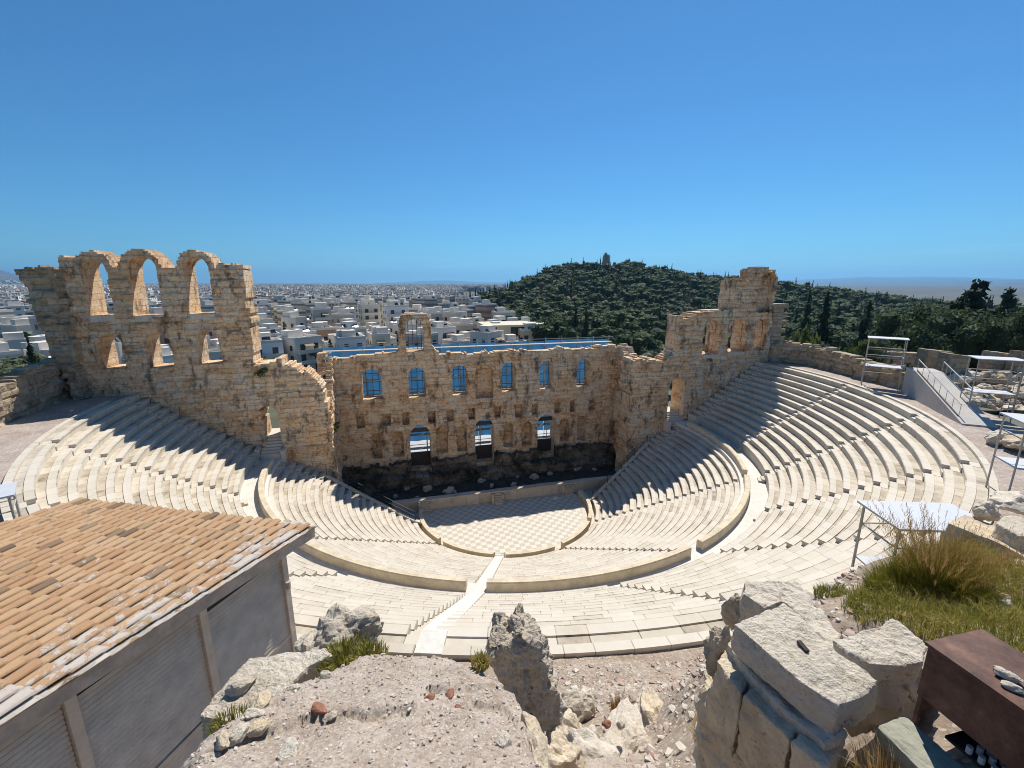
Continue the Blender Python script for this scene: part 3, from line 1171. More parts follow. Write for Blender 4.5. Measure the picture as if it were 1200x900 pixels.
HU = np.array([380, 500, 535, 548, 565, 585, 600, 620, 640, 660, 690, 711, 735, 760, 800, 860, 930, 1000, 1050, 1100, 1150, 1250, 1400])
HV = np.array([430, 388, 366, 352, 345, 339, 333, 323, 315, 310, 307, 305.5, 307.5, 312.5, 319, 325, 334, 342, 350, 359, 364, 368, 370])
HT = np.array([300, 330, 360, 380, 400, 420, 430, 450, 470, 490, 510, 520, 520, 510, 500, 480, 450, 420, 400, 380, 350, 300, 260]) * 1.
HP = np.array([at(u, v, t) for u, v, t in zip(HU, HV, HT)])
HAZ = np.degrees(np.arctan2(HP[:, 0] - CAM[0], HP[:, 1] - CAM[1]))
HD = np.hypot(HP[:, 0] - CAM[0], HP[:, 1] - CAM[1])
HZ = HP[:, 2] - 10.5


def ground(x, y):
    x, y = np.asarray(x, float), np.asarray(y, float)
    R = np.hypot(x, y)
    d = np.hypot(x - CAM[0], y - CAM[1])
    az = np.degrees(np.arctan2(x - CAM[0], y - CAM[1]))
    z = -3 - .055 * np.clip(d - 80, 0, 560) - 56 * sm((d - 640) / 3600)
    z = z + (28 * sm((d - 900) / 2500) + 80 * sm((d - 3800) / 5200)) * sm((3 - az) / 9) * sm((az + 100) / 30)
    z = z + 560 * sm((d - 5600) / 5500) * sm((-29.5 - az) / 10) * sm((az + 120) / 30)
    z = np.where((az > -1) & (az < 44), z - 26 * sm((d - 4300) / 900) * sm((az + 1) / 4) * sm((44 - az) / 8), z)
    # wooded hill
    zr, dr = np.interp(az, HAZ, HZ), np.interp(az, HAZ, HD)
    d0 = np.interp(az, [0, 8, 15, 40, 55, 80], [260, 210, 150, 110, 95, 95])
    up = sm((d - d0) / (dr - d0))
    up = np.where(d > dr, np.exp(-((d - dr) / 230) ** 2), up)
    wz = sm((az - 4) / 5) * sm((100 - az) / 25)
    z = z + (zr - z) * up * wz
    z = z + np.where((d > 120) & (d < 900), (fbm(x * .012, y * .012, 4) - .5) * 9 * wz, 0)
    # rock slope that carries the seats
    s = (15.7 - .17 * np.clip(R - 42, 0, 90)) * sm((16 - y) / 26) * sm((190 - R) / 110)
    z = np.where(R > 41.9, np.maximum(z, s + (fbm(x * .1, y * .1, 2) - .5) * 1.2), -3.)
    z = np.where((y > 4) & (R < 60) & (np.abs(x) < 40), -2.6, z)
    return z


m, nt, b = new_mat('city_earth')
b.inputs['Roughness'].default_value = .95
c1 = ramp(nt, tex(nt, .02, 8, .7, 'World'), [(.35, (.05, .065, .028)), (.48, (.085, .09, .05)), (.64, (.15, .135, .095)), (.8, (.07, .08, .04))])
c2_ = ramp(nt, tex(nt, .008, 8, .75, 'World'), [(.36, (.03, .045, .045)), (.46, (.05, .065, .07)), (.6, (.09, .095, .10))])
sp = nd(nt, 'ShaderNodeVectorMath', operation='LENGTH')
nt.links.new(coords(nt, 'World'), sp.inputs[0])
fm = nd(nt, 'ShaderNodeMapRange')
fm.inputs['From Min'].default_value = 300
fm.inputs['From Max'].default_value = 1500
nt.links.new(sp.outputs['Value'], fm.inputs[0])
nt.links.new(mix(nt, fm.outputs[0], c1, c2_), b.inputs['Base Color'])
rr_ = np.r_[0, 20, 36, 41.7, 42, 44, 47, np.geomspace(51, 1300, 70), np.geomspace(1400, 30000, 46)]
aa_ = np.radians(np.linspace(0, 360, 361))
Rg, Ag = np.meshgrid(rr_, aa_, indexing='ij')
X, Y = Rg * np.cos(Ag), Rg * np.sin(Ag)
o = link('ground', grid_mesh('ground', X[:, ::-1], Y[:, ::-1], ground(X, Y)[:, ::-1], 'city_earth'))
tag(o, 'open ground falling away from the theatre to the plain', 'ground', kind='structure')

m, nt, b = new_mat('sea_water')
b.inputs['Base Color'].default_value = (.015, .09, .24, 1)
b.inputs['Roughness'].default_value = .7
b.inputs['Specular IOR Level'].default_value = .1
mb = MB()
mb.add([(29500 * math.cos(q), 29500 * math.sin(q), -96) for q in np.linspace(0, 2 * PI, 90)[:-1]], [tuple(range(89))])
o = mb.build('sea', 'sea_water')
tag(o, 'thin strip of blue sea on the horizon', 'sea', kind='structure')

# far mountains
simple('far_rock', (.035, .055, .08), .95, 0, .0012, .4, 0, 'World')
MTN = [('mountains', 21000, [(440, 334), (470, 333), (500, 331.5), (525, 331), (545, 332), (560, 333), (600, 333.5), (700, 334)]),
       ('mountains', 22000, [(880, 333), (940, 330), (985, 328.5), (1010, 327), (1045, 327.5), (1085, 326.8), (1110, 327), (1150, 328), (1200, 329.5), (1260, 327), (1400, 330)]),
       ('mountains', 13500, [(1030, 352), (1062, 345), (1085, 338), (1105, 334), (1125, 331), (1150, 332), (1180, 330.5), (1210, 330), (1260, 329), (1400, 333)])]
for k, (nm, dist, pl) in enumerate(MTN):
    us = np.linspace(pl[0][0], pl[-1][0], 90)
    vs = np.interp(us, [p[0] for p in pl], [p[1] for p in pl])
    rows = []
    for sfr, hfr in (((.86, 0), (.91, .35), (.955, .7), (1., 1.), (1.04, .6), (1.12, 0)) if k == 0 else ((.42, 0), (.52, .30), (.75, .62), (1., 1.), (1.1, .6), (1.2, 0)) if k == 1 else ((.44, 0), (.52, .38), (.75, .66), (1., 1.), (1.1, .6), (1.2, 0))):
        P = []
        for u, v in zip(us, vs):
            d_ = ray(u, 334)
            dh = d_[:2] / np.hypot(*d_[:2])
            zt = CAM[2] + (334.2 - v) / FPX * dist * abs(np.dot(np.r_[dh, 0], FW))
            nz = 1 + .25 * (float(fbm(u * .04, sfr * 30, 60 + k)) - .5)
            P.append((CAM[0] + dh[0] * dist * sfr, CAM[1] + dh[1] * dist * sfr, -100 + (zt + 100) * hfr * (nz if hfr < 1 else 1)))
        rows.append(P)
    A = np.array(rows)
    o = link(nm, grid_mesh(nm, A[::-1, :, 0], A[::-1, :, 1], A[::-1, :, 2], 'far_rock'))
    tag(o, ['low faint island hills on the sea horizon', 'long pale blue mountain range on the horizon', 'nearer darker blue mountain ridge above the plain'][k], 'mountains', kind='structure')

# rim path
m, nt, b = new_mat('path_gravel')
b.inputs['Roughness'].default_value = .95
v_ = nd(nt, 'ShaderNodeTexVoronoi')
v_.inputs['Scale'].default_value = 9
nt.links.new(coords(nt, 'World'), v_.inputs['Vector'])
cA = ramp(nt, tex(nt, .5, 8, .7, 'World'), [(.3, (.27, .205, .16)), (.5, (.37, .30, .25)), (.72, (.46, .40, .35))])
cB = mix(nt, mth(nt, 'MULTIPLY', mth(nt, 'GREATER_THAN', tex(nt, 6, 3, .5, 'World'), .6), .5), cA, (.56, .51, .46))
cB = mix(nt, mth(nt, 'MULTIPLY', mth(nt, 'LESS_THAN', tex(nt, 3.3, 4, .6, 'World'), .36), .5), cB, (.16, .115, .085))
nt.links.new(cB, b.inputs['Base Color'])
bump(nt, b, mth(nt, 'ADD', v_.outputs['Distance'], tex(nt, 14, 5, .7, 'World')), .5, .05)
Rg, Ag = np.meshgrid(np.r_[RIM_R + .3, np.linspace(RIM_R + .52, 43.2, 12)], np.radians(np.linspace(-188, 6, 260)), indexing='ij')
X, Y = Rg * np.cos(Ag), Rg * np.sin(Ag)
o = link('rim_path', grid_mesh('rim_path', X, Y, RIM_Z - .10 + .16 * (fbm(X * .5, Y * .5, 8) - .5) + .05 * fbm(X * 2, Y * 2, 3), 'path_gravel'))
tag(o, 'gravel path running round the rim above the seats', 'path', kind='structure')

# ================================================================ TREES
def leaf_mat(name, lo, mid, hi, rough=.75, trans=.12):
    m, nt, b = new_mat(name)
    b.inputs['Roughness'].default_value = rough
    b.inputs['Specular IOR Level'].default_value = .2
    oi = nd(nt, 'ShaderNodeObjectInfo')
    f = mth(nt, 'ADD', mth(nt, 'MULTIPLY', attr(nt), .62), mth(nt, 'MULTIPLY', oi.outputs['Random'], .42))
    c = ramp(nt, f, [(.0, lo), (.5, mid), (1., hi)])
    nt.links.new(c, b.inputs['Base Color'])
    tr = nd(nt, 'ShaderNodeBsdfTranslucent')
    nt.links.new(c, tr.inputs[0])
    mx = nd(nt, 'ShaderNodeMixShader')
    mx.inputs[0].default_value = .3
    nt.links.new(b.outputs[0], mx.inputs[1])
    nt.links.new(tr.outputs[0], mx.inputs[2])
    nt.links.new(mx.outputs[0], nt.nodes['Material Output'].inputs[0])
    return m


leaf_mat('pine_leaves', (.03, .05, .02), (.06, .09, .034), (.115, .145, .06))
leaf_mat('olive_leaves', (.075, .095, .046), (.125, .15, .08), (.19, .205, .12))
leaf_mat('cypress_leaves', (.018, .03, .015), (.032, .052, .024), (.06, .08, .038))
leaf_mat('scrub_leaves', (.07, .095, .025), (.12, .15, .04), (.19, .21, .07))
leaf_mat('bare_twigs', (.07, .05, .045), (.12, .09, .08), (.17, .135, .12))
simple('bark', (.10, .075, .055), .95, 0, 4, .4, .5)


def ico(n):
    bm = bmesh.new()
    bmesh.ops.create_icosphere(bm, subdivisions=n, radius=1)
    V = np.array([v.co[:] for v in bm.verts])
    F = np.array([[v.index for v in f.verts] for f in bm.faces])
    bm.free()
    return V, F


ICO1, ICO2 = ico(1), ico(2)


def leaf_cloud(lobes, n, size, seed, up=.35, core=True, flat=.6):
    """leaf clumps (quads as two triangles) spread through ellipsoid lobes, over a rough dark-gap core"""
    r = np.random.default_rng(seed)
    lobes = np.array(lobes, float)          # cx cy cz rx ry rz
    wgt = (lobes[:, 3] * lobes[:, 4] * lobes[:, 5]) ** .66
    pick = r.choice(len(lobes), n, p=wgt / wgt.sum())
    d = r.normal(size=(n, 3))
    d /= np.linalg.norm(d, axis=1)[:, None]
    rad = r.uniform(.62, 1.08, n) ** .6
    L = lobes[pick]
    P = L[:, :3] + d * L[:, 3:] * rad[:, None]
    nr = d + r.normal(size=(n, 3)) * .7 + np.array([0, 0, up * .5])
    nr /= np.linalg.norm(nr, axis=1)[:, None]
    a = np.cross(nr, r.normal(size=(n, 3)))
    a /= np.linalg.norm(a, axis=1)[:, None]
    b_ = np.cross(nr, a)
    s = size * r.uniform(.6, 1.3, n)[:, None]
    asp = r.uniform(.45, 1, n)[:, None]
    V = np.stack([P - a * s, P + b_ * s * asp * flat, P + a * s, P - b_ * s * asp * flat], 1).reshape(-1, 3)
    i = np.arange(n) * 4
    F = np.concatenate([np.c_[i, i + 1, i + 2], np.c_[i, i + 2, i + 3]])
    t = r.uniform(0, 1, n) * .5 + .5 * r.uniform(0, 1, len(lobes))[pick]
    T = np.r_[t, t]
    if core:
        VS, FS, TS, k = [V], [F], [T], len(V)
        for q, l in enumerate(lobes):
            vv = ICO1[0] * (.80 + .16 * r.uniform(-1, 1, (len(ICO1[0]), 1))) * l[3:] + l[:3]
            VS.append(vv)
            FS.append(ICO1[1] + k)
            TS.append(np.full(len(ICO1[1]), .25) + r.uniform(0, .4, len(ICO1[1])))
            k += len(vv)
        V, F, T = np.concatenate(VS), np.concatenate(FS), np.concatenate(TS)
    return V, F, T


def lobes_round(h, w, seed, n=7, base=.3):
    r = np.random.default_rng(seed)
    L = [(0, 0, h * .62, w * .36, w * .36, h * .26)]
    for k in range(n):
        a = r.uniform(0, 2 * PI)
        q = r.uniform(.2, .36) * w
        zc = h * r.uniform(base + .12, .84)
        s = r.uniform(.15, .27) * w
        L.append((q * math.cos(a), q * math.sin(a), zc, s, s * r.uniform(.8, 1.2), s * r.uniform(.6, .9)))
    return L


def lobes_cypress(h, w, seed):
    r = np.random.default_rng(seed)
    L = []
    for k in range(7):
        f = k / 6
        q = w * .5 * (1 - f) ** .6 * (.55 + .45 * min(1, f * 6 + .3))
        L.append((r.uniform(-.06, .06) * w, r.uniform(-.06, .06) * w, h * (.1 + .86 * f), max(q, .08 * w), max(q, .08 * w), h * .10))
    return L


def lobes_conifer(h, w, seed):
    r = np.random.default_rng(seed)
    L = []
    for k in range(14):
        f = k / 13
        for j in range(5 if f < .8 else 3):
            a = r.uniform(0, 2 * PI)
            q = w * .5 * (1 - .88 * f) * r.uniform(.35, .8)
            s = w * .5 * (1 - .8 * f) * r.uniform(.32, .6)
            L.append((q * math.cos(a), q * math.sin(a), h * (.12 + .82 * f) + r.uniform(-.02, .02) * h, s, s, h * r.uniform(.025, .055)))
    return L


def trunk_mesh(h, r0, seed, limbs=4, spread=1.6):
    mb = MB()
    r = np.random.default_rng(seed)
    pts = [np.array([0, 0, -.6])]
    for k in range(4):
        pts.append(np.array([r.uniform(-.05, .05) * h, r.uniform(-.05, .05) * h, h * (k + 1) / 4]))
    for k in range(4):
        mb.tube(pts[k], pts[k + 1], r0 * (1 - .2 * k), 6, .5, r0 * (1 - .2 * (k + 1)))
    for k in range(limbs):
        a = r.uniform(0, 2 * PI)
        p = pts[2 + k % 2]
        mb.tube(p, p + np.array([spread * math.cos(a), spread * math.sin(a), h * r.uniform(.15, .4)]), r0 * .45, 5, .5, r0 * .15)
    V = np.concatenate(mb.v)
    me = bpy.data.meshes.new('trunk')
    me.from_pydata(V.tolist(), [], mb.f)
    me.materials.append(MATS['bark'])
    return me


PROTO = {}


def proto(kind, i, n=None):
    """crown and trunk mesh of one tree kind, size 1 unit = 1 m"""
    key = (kind, i, n)
    if key in PROTO:
        return PROTO[key]
    sd_ = i * 13 + len(kind)
    if kind == 'pine':
        h, w_ = 9.5, 7.6
        C_ = leaf_cloud(lobes_round(h, w_, sd_, 8, .25), n or 260, .66 * min(1, (300 / (n or 260)) ** .5), sd_)
        T_ = trunk_mesh(h * .6, .22, sd_)
        mt = 'pine_leaves'
    elif kind == 'olive':
        h, w_ = 6, 6.2
        C_ = leaf_cloud(lobes_round(h, w_, sd_, 8, .2), n or 240, .52 * min(1, (300 / (n or 240)) ** .5), sd_)
        T_ = trunk_mesh(h * .55, .22, sd_)
        mt = 'olive_leaves'
    elif kind == 'cypress':
        h, w_ = 12, 2.8
        C_ = leaf_cloud(lobes_cypress(h, w_, sd_), n or 200, .45 * min(1, (300 / (n or 200)) ** .5), sd_, .8)
        T_ = trunk_mesh(h * .5, .16, sd_, 0)
        mt = 'cypress_leaves'
    elif kind == 'conifer':
        h, w_ = 16, 8
        C_ = leaf_cloud(lobes_conifer(h, w_, sd_), n or 900, .36, sd_, .1)
        T_ = trunk_mesh(h * .86, .26, sd_, 0, 1.)
        mt = 'cypress_leaves'
    elif kind == 'scrub':
        h, w_ = 3, 3.6
        C_ = leaf_cloud(lobes_round(h, w_, sd_, 5, .0), n or 200, .3, sd_)
        T_ = trunk_mesh(h * .4, .07, sd_)
        mt = 'scrub_leaves'
    else:
        h, w_ = 7, 5.5
        C_ = leaf_cloud(lobes_round(h, w_, sd_, 8, .2), n or 260, .4, sd_, core=False, flat=.3)
        T_ = trunk_mesh(h * .75, .18, sd_, 7)
        mt = 'bare_twigs'
    PROTO[key] = (np_mesh('crown', C_[0], C_[1], mt, C_[2]), T_, C_, mt)
    return PROTO[key]


def tree(name, kind, i, loc, s, rz, label, group, n=None, sz=None):
    cm, tm, _, _ = proto(kind, i, n)
    r = bpy.data.objects.new(name, None)
    COL.objects.link(r)
    r.location = tuple(float(q) for q in loc)
    r.rotation_euler = (0, 0, rz)
    r.scale = (s, s, sz or s)
    tag(r, label, 'tree', group, 'thing')
    c = link('crown', cm, r)
    t = link('trunk', tm, r)
    TREES.append((r, c, t, kind))
    return r


TREES = []
KN = {'pine': 'pine_tree', 'olive': 'olive_tree', 'cypress': 'cypress_tree', 'conifer': 'conifer_tree', 'scrub': 'scrub_bush', 'bare': 'leafless_tree'}
# forest on the hill: positions by jittered polar rows seen from the theatre side
cand = []
d = 118.
while d < 640:
    step = 6.7 if d < 300 else 7.4
    az = 5.
    while az < 78:
        a2 = az + rng.uniform(-.4, .4) * math.degrees(step / d)
        d2 = d + rng.uniform(-.45, .45) * step
        x_, y_ = CAM[0] + d2 * math.sin(D(a2)), CAM[1] + d2 * math.cos(D(a2))
        dr = float(np.interp(a2, HAZ, HD))
        z_ = float(ground(x_, y_))
        u_, v_, q_ = proj((x_, y_, z_ + 8))
        if d2 < dr + 45 and d2 > float(np.interp(a2, [5, 9, 15, 40, 55, 78], [330, 230, 165, 128, 122, 122])) and 538 < u_ < 1240 and v_ < 425:
            if not ((690 < u_ < 728 and d2 > dr - 22) or (702 < u_ < 720 and d2 > dr - 75)):
                cand.append((d2, x_, y_, z_, u_, v_, a2, dr))
        az += math.degrees(step / d)
    d += step * .95
cand.sort()


def kind_at(c):
    d2, x_, y_, z_, u_, v_, a2, dr = c
    g = float(vnoise(x_ * .018, y_ * .018, 71))
    q = rng.uniform()
    if u_ < 600 and d2 > dr - 40 and q < .5:
        return 'cypress'
    if d2 > dr - 25 and q < .12:
        return 'cypress'
    if d2 < 210 and u_ > 690 and q < .55:
        return 'olive'
    if q < .055:
        return 'cypress'
    if g > .52 and q < .55:
        return 'bare' if q < .24 else 'olive'
    return 'pine' if q < .87 else 'olive'


SIDE = lambda u: 'left shoulder' if u < 640 else ('below the monument' if u < 790 else ('right shoulder' if u < 930 else 'far right end'))
KD = {'pine': 'rounded dark green pine', 'olive': 'rounded grey-green tree', 'cypress': 'slim dark cypress spire', 'bare': 'brownish nearly leafless tree'}
near_n, far_list = 0, []
for c in cand:
    k = kind_at(c)
    s = rng.uniform(.85, 1.6)
    i = int(rng.integers(4))
    rz = rng.uniform(0, 6.28)
    if near_n < 285:
        belt = 'lower' if c[0] < 190 else 'middle'
        lb = f'{KD[k]} on the {belt} slope of the wooded hill, {SIDE(c[4])}'
        tree(KN[k], k, i, (c[1], c[2], c[3] - .3), s, rz, lb, f'{KN[k]}s on the {belt} slope, {SIDE(c[4])}')
        near_n += 1
    else:
        far_list.append((k, i, c[1], c[2], c[3] - .3, s, rz))
# the rest of the wood is one mass per leaf colour, gathered in one object
FV, FF, FT, FM, n = [], [], [], [], 0
mnames = ['pine_leaves', 'olive_leaves', 'cypress_leaves', 'bare_twigs']
for k, i, x_, y_, z_, s, rz in far_list:
    _, _, (V, F, T), mt = proto(k, i, 130)
    c_, s_ = math.cos(rz) * s, math.sin(rz) * s
    W = np.c_[V[:, 0] * c_ - V[:, 1] * s_ + x_, V[:, 0] * s_ + V[:, 1] * c_ + y_, V[:, 2] * s + z_]
    FV.append(W)
    FF.append(F + n)
    FT.append(np.clip(T * .7 + rng.uniform(-.2, .6), 0, 1.3))
    FM.append(np.full(len(F), mnames.index(mt)))
    n += len(V)
me = np_mesh('woods', np.concatenate(FV), np.concatenate(FF), None, np.concatenate(FT))
for q in mnames:
    me.materials.append(MATS[q])
me.polygons.foreach_set('material_index', np.concatenate(FM).astype(np.int32))
o = link('woods', me)
tag(o, 'dense wood covering the upper slopes of the hill', 'woods', kind='stuff')
print('forest', near_n, len(far_list))

# larger trees beyond the right-hand rim wall
def big(kind, u, vtop, t, s_h, w, label, i=0, n=None, grp=None):
    p = at(u, vtop, t)
    g = float(ground(p[0], p[1]))
    hh = {'conifer': 16., 'cypress': 12., 'pine': 9.5, 'olive': 6., 'scrub': 3.}[kind]
    ww = {'conifer': 8., 'cypress': 2.8, 'pine': 7.6, 'olive': 6.2, 'scrub': 3.6}[kind]
    sz = (p[2] - g) / hh / .97
    return tree(KN[kind], kind, i, (p[0], p[1], g), w / ww, rng.uniform(0, 6), label, grp, n, sz)


big('conifer', 1150, 329, 72, 1, 14, 'tall feathery dark conifer standing above all others at the far right', 0, 3200)
big('conifer', 1186, 340, 80, 1, 12, 'second feathery conifer, its tip just right of the tallest one', 1, 2600)
big('conifer', 1128, 346, 76, 1, 11, 'shorter dark conifer left of the tallest feathery one', 0, 2400)
big('conifer', 1104, 350, 80, 1, 10, 'dark conifer poking up behind the concrete ramp', 1, 2400)
big('pine', 1196, 350, 62, 1, 9, 'broad lighter green bushy tree at the right edge behind the canopy stand', 5, 4200)
big('cypress', 972, 351, 90, 1, 7.5, 'broad dark cypress mass behind the pale block stack', 2, 2600)
big('cypress', 1018, 362, 88, 1, 6.5, 'dark broad cypress behind the white canopy tower', 3, 2600)
big('cypress', 948, 346, 118, 1, 5, 'slim dark cypress rising above the pale block stack', 1, 700)
big('cypress', 1036, 366, 100, 1, 5, 'second dark cypress behind the white canopy tower', 0, 700)
for k, (u, v, t, w_) in enumerate(((1068, 353, 78, 11), (1092, 348, 84, 13), (1120, 358, 70, 11), (1108, 353, 92, 12), (1138, 366, 66, 10), (1080, 370, 66, 9), (1172, 362, 66, 11))):
    big('pine', u, v, t, 1, w_, ['dark spreading pine behind the concrete ramp', 'tallest rounded pine behind the concrete ramp', 'dark pine behind the squared wall blocks', 'pine between two darker crowns beyond the ramp',
                                'low dark pine behind the shorter canopy stand', 'small pine just beyond the ramp top', 'dark pine under the tall feathery conifer'][k], k % 4, 2600)
for k, (u, v, t, w_) in enumerate(((955, 388, 66, 6), (985, 398, 64, 6), (1005, 401, 60, 5), (1045, 397, 62, 5), (930, 392, 70, 5))):
    big('olive' if k % 2 else 'scrub', u, v, t, 1, w_, ['yellow-green bush beside the pale block stack', 'grey-green shrub over the rim wall', 'low bright bush behind the rim wall', 'grey-green shrub right of the canopy tower',
                                                        'small bush half behind the block stack'][k], k % 4, 700)
# olive belt just behind the stage wall, right
for k in range(14):
    u = 712 + k * 6.5 + rng.uniform(-3, 3)
    p = at(u, 404 - rng.uniform(0, 9) + abs(k - 6) * .5, 112 + rng.uniform(-10, 22))
    g = float(ground(p[0], p[1]))
    tree('olive_tree', 'olive', k % 4, (p[0], p[1], min(g, p[2] - 5)), rng.uniform(.95, 1.3), rng.uniform(0, 6), 'grey-green olive tree in the grove behind the right end of the stage wall', 'olive grove behind the stage wall', 500)
# left edge greenery
p = at(33, 398, 74)
tree('cypress_tree', 'cypress', 0, (p[0], p[1], p[2] - 11), .95, 0, 'dark narrow cypress left of the three-arched tower', None, 600, .95)
for k, (u, v, t, kd, s) in enumerate(((8, 425, 70, 'olive', 1.1), (22, 438, 66, 'scrub', 1.6), (5, 443, 60, 'scrub', 1.6), (48, 437, 66, 'pine', .55), (14, 416, 92, 'olive', 1.2), (60, 430, 78, 'scrub', 1.6), (30, 447, 58, 'scrub', 1.3))):
    p = at(u, v, t)
    hh = {'olive': 6., 'scrub': 3., 'pine': 9.5}[kd] * s
    tree(KN[kd], kd, k % 4, (p[0], p[1], p[2] - hh * .92), s, k, ['olive tree at the left edge below the city', 'bright green bush under the narrow cypress', 'bushy shrub at the left edge behind the wall stub',
                                                                'dark little pine beside the stepped corner pier', 'pale olive tree farther down at the left edge', 'shrub between the cypress and the corner pier', 'low weedy bush on top of the left retaining wall'][k], None, 500)

for k, (u, v, y_, s, lb) in enumerate(((309, 431, 3.6, .55, 'dark bush growing on the broken top of the lower left wall'), (391, 499, 5.2, .4, 'bright green plant in the gap beside the left end of the stage'),
                                  (33, 318, 2.4, .3, 'tuft of weeds on top of the corner pier'), (372, 470, 3.8, .35, 'small plant on the jagged edge of the left side wall'))):
    p = on_y(u, v, y_)
    tree('scrub_bush', 'scrub', k, (p[0], p[1], p[2] - .9 * s * 2), s, k, lb, None, 300)

# ================================================================ MONUMENT
p = at(711, 303.5, 512)
g = float(ground(p[0], p[1]))
mh = 13.2
root = empty('hilltop_monument', (p[0], p[1], g), 'small pale marble monument standing on the hilltop', 'monument')
mb = MB()
Z0 = at(711, 306, 512)[2] - 5.2
N_ = 9
for lv in range(7):
    z0 = Z0 + lv * 2.1
    w_ = [9.5, 9.2, 8.0, 7.8, 7.6, 6.2, 3.6][lv]
    for k in range(N_):
        q = (k / (N_ - 1) - .5)
        if lv == 6 and q > .2:
            continue
        mb.box((p[0] + q * w_, p[1] + 2.2 * (1 - (2 * q) ** 2), z0 + 1.03), (w_ / (N_ - 1) * 1.04, 2.4, 2.06), -q * .9, float(rng.uniform(.4, 1)), jit=.08)
mb.build('tower', 'pale_stone', root)
mb = MB()
mb.box((p[0], p[1] + .5, Z0 - 1.5), (11.5, 6, 3.4), 0, .5)
mb.build('base', 'pale_stone', root)

# ================================================================ CITY
def facade_mat(name):
    m, nt, b = new_mat(name)
    b.inputs['Roughness'].default_value = .85
    t = attr(nt)
    wall = ramp(nt, t, [(0, (.47, .42, .36)), (.2, (.68, .64, .56)), (.36, (.58, .46, .33)), (.5, (.78, .75, .69)), (.62, (.42, .395, .355)), (.76, (.68, .59, .45)), (.88, (.48, .28, .17)), (.95, (.82, .80, .76))], 'CONSTANT')
    uv = nd(nt, 'ShaderNodeUVMap')
    sx = nd(nt, 'ShaderNodeSeparateXYZ')
    nt.links.new(uv.outputs[0], sx.inputs[0])
    fu = mth(nt, 'FRACT', mth(nt, 'DIVIDE', sx.outputs[0], 2.7))
    fv = mth(nt, 'FRACT', mth(nt, 'DIVIDE', sx.outputs[1], 3.1))
    band = mth(nt, 'GREATER_THAN', mth(nt, 'FRACT', mth(nt, 'MULTIPLY', t, 7.3)), .55)
    inw = mth(nt, 'MULTIPLY', mth(nt, 'MAXIMUM', mth(nt, 'COMPARE', fu, .5, .26), band), mth(nt, 'COMPARE', fv, .55, .24))
    inw = mth(nt, 'MULTIPLY', inw, mth(nt, 'GREATER_THAN', sx.outputs[1], .1))
    slab = mth(nt, 'MULTIPLY', mth(nt, 'LESS_THAN', fv, .08), mth(nt, 'GREATER_THAN', sx.outputs[1], .1))
    col = mix(nt, mth(nt, 'MULTIPLY', inw, .8), wall, (.12, .12, .125))
    col = mix(nt, mth(nt, 'MULTIPLY', slab, .5), col, (.30, .28, .26))
    nt.links.new(col, b.inputs['Base Color'])
    return m


facade_mat('facade')
simple('roof_clutter', (.45, .44, .42), .8)
simple('dark_glass', (.04, .045, .05), .2)
simple('awning_green', (.08, .17, .12), .9)
simple('awning_sand', (.55, .42, .26), .9)
simple('awning_cloth', (.30, .22, .14), .9)
simple('balcony_plaster', (.66, .62, .55), .85)
simple('roof_tile_red', (.38, .17, .10), .9, 0, 2, .2, 0)


def block_arrays(cx, cy, z0, w, dpt, h, rot, tint):
    """boxes as numpy arrays: five faces, uv in metres on the walls"""
    n = len(cx)
    c, s = np.cos(rot), np.sin(rot)
    crn = [(-.5, -.5), (.5, -.5), (.5, .5), (-.5, .5)]
    V = np.zeros((n, 8, 3))
    for k, (a_, b_) in enumerate(crn):
        x_, y_ = a_ * w, b_ * dpt
        V[:, k, 0] = V[:, k + 4, 0] = cx + x_ * c - y_ * s
        V[:, k, 1] = V[:, k + 4, 1] = cy + x_ * s + y_ * c
        V[:, k, 2] = z0
        V[:, k + 4, 2] = z0 + h
    base = np.arange(n)[:, None] * 8
    fl = [(0, 1, 5, 4), (1, 2, 6, 5), (2, 3, 7, 6), (3, 0, 4, 7), (4, 5, 6, 7)]
    F = np.concatenate([base + np.array(f) for f in fl], 1).reshape(-1, 4)
    UV = np.zeros((n, 5, 4, 2))
    for k in range(4):
        ln = w if k % 2 == 0 else dpt
        UV[:, k, 1, 0] = UV[:, k, 2, 0] = ln
        UV[:, k, 2, 1] = UV[:, k, 3, 1] = h
    return V.reshape(-1, 3), F, np.repeat(tint, 5), UV.reshape(-1, 2)


def hidden(u, v):
    """behind the big walls as the theatre stands"""
    return (385 < u < 705 and v > 412) or u > 645 or (u > 590 and v < 352)


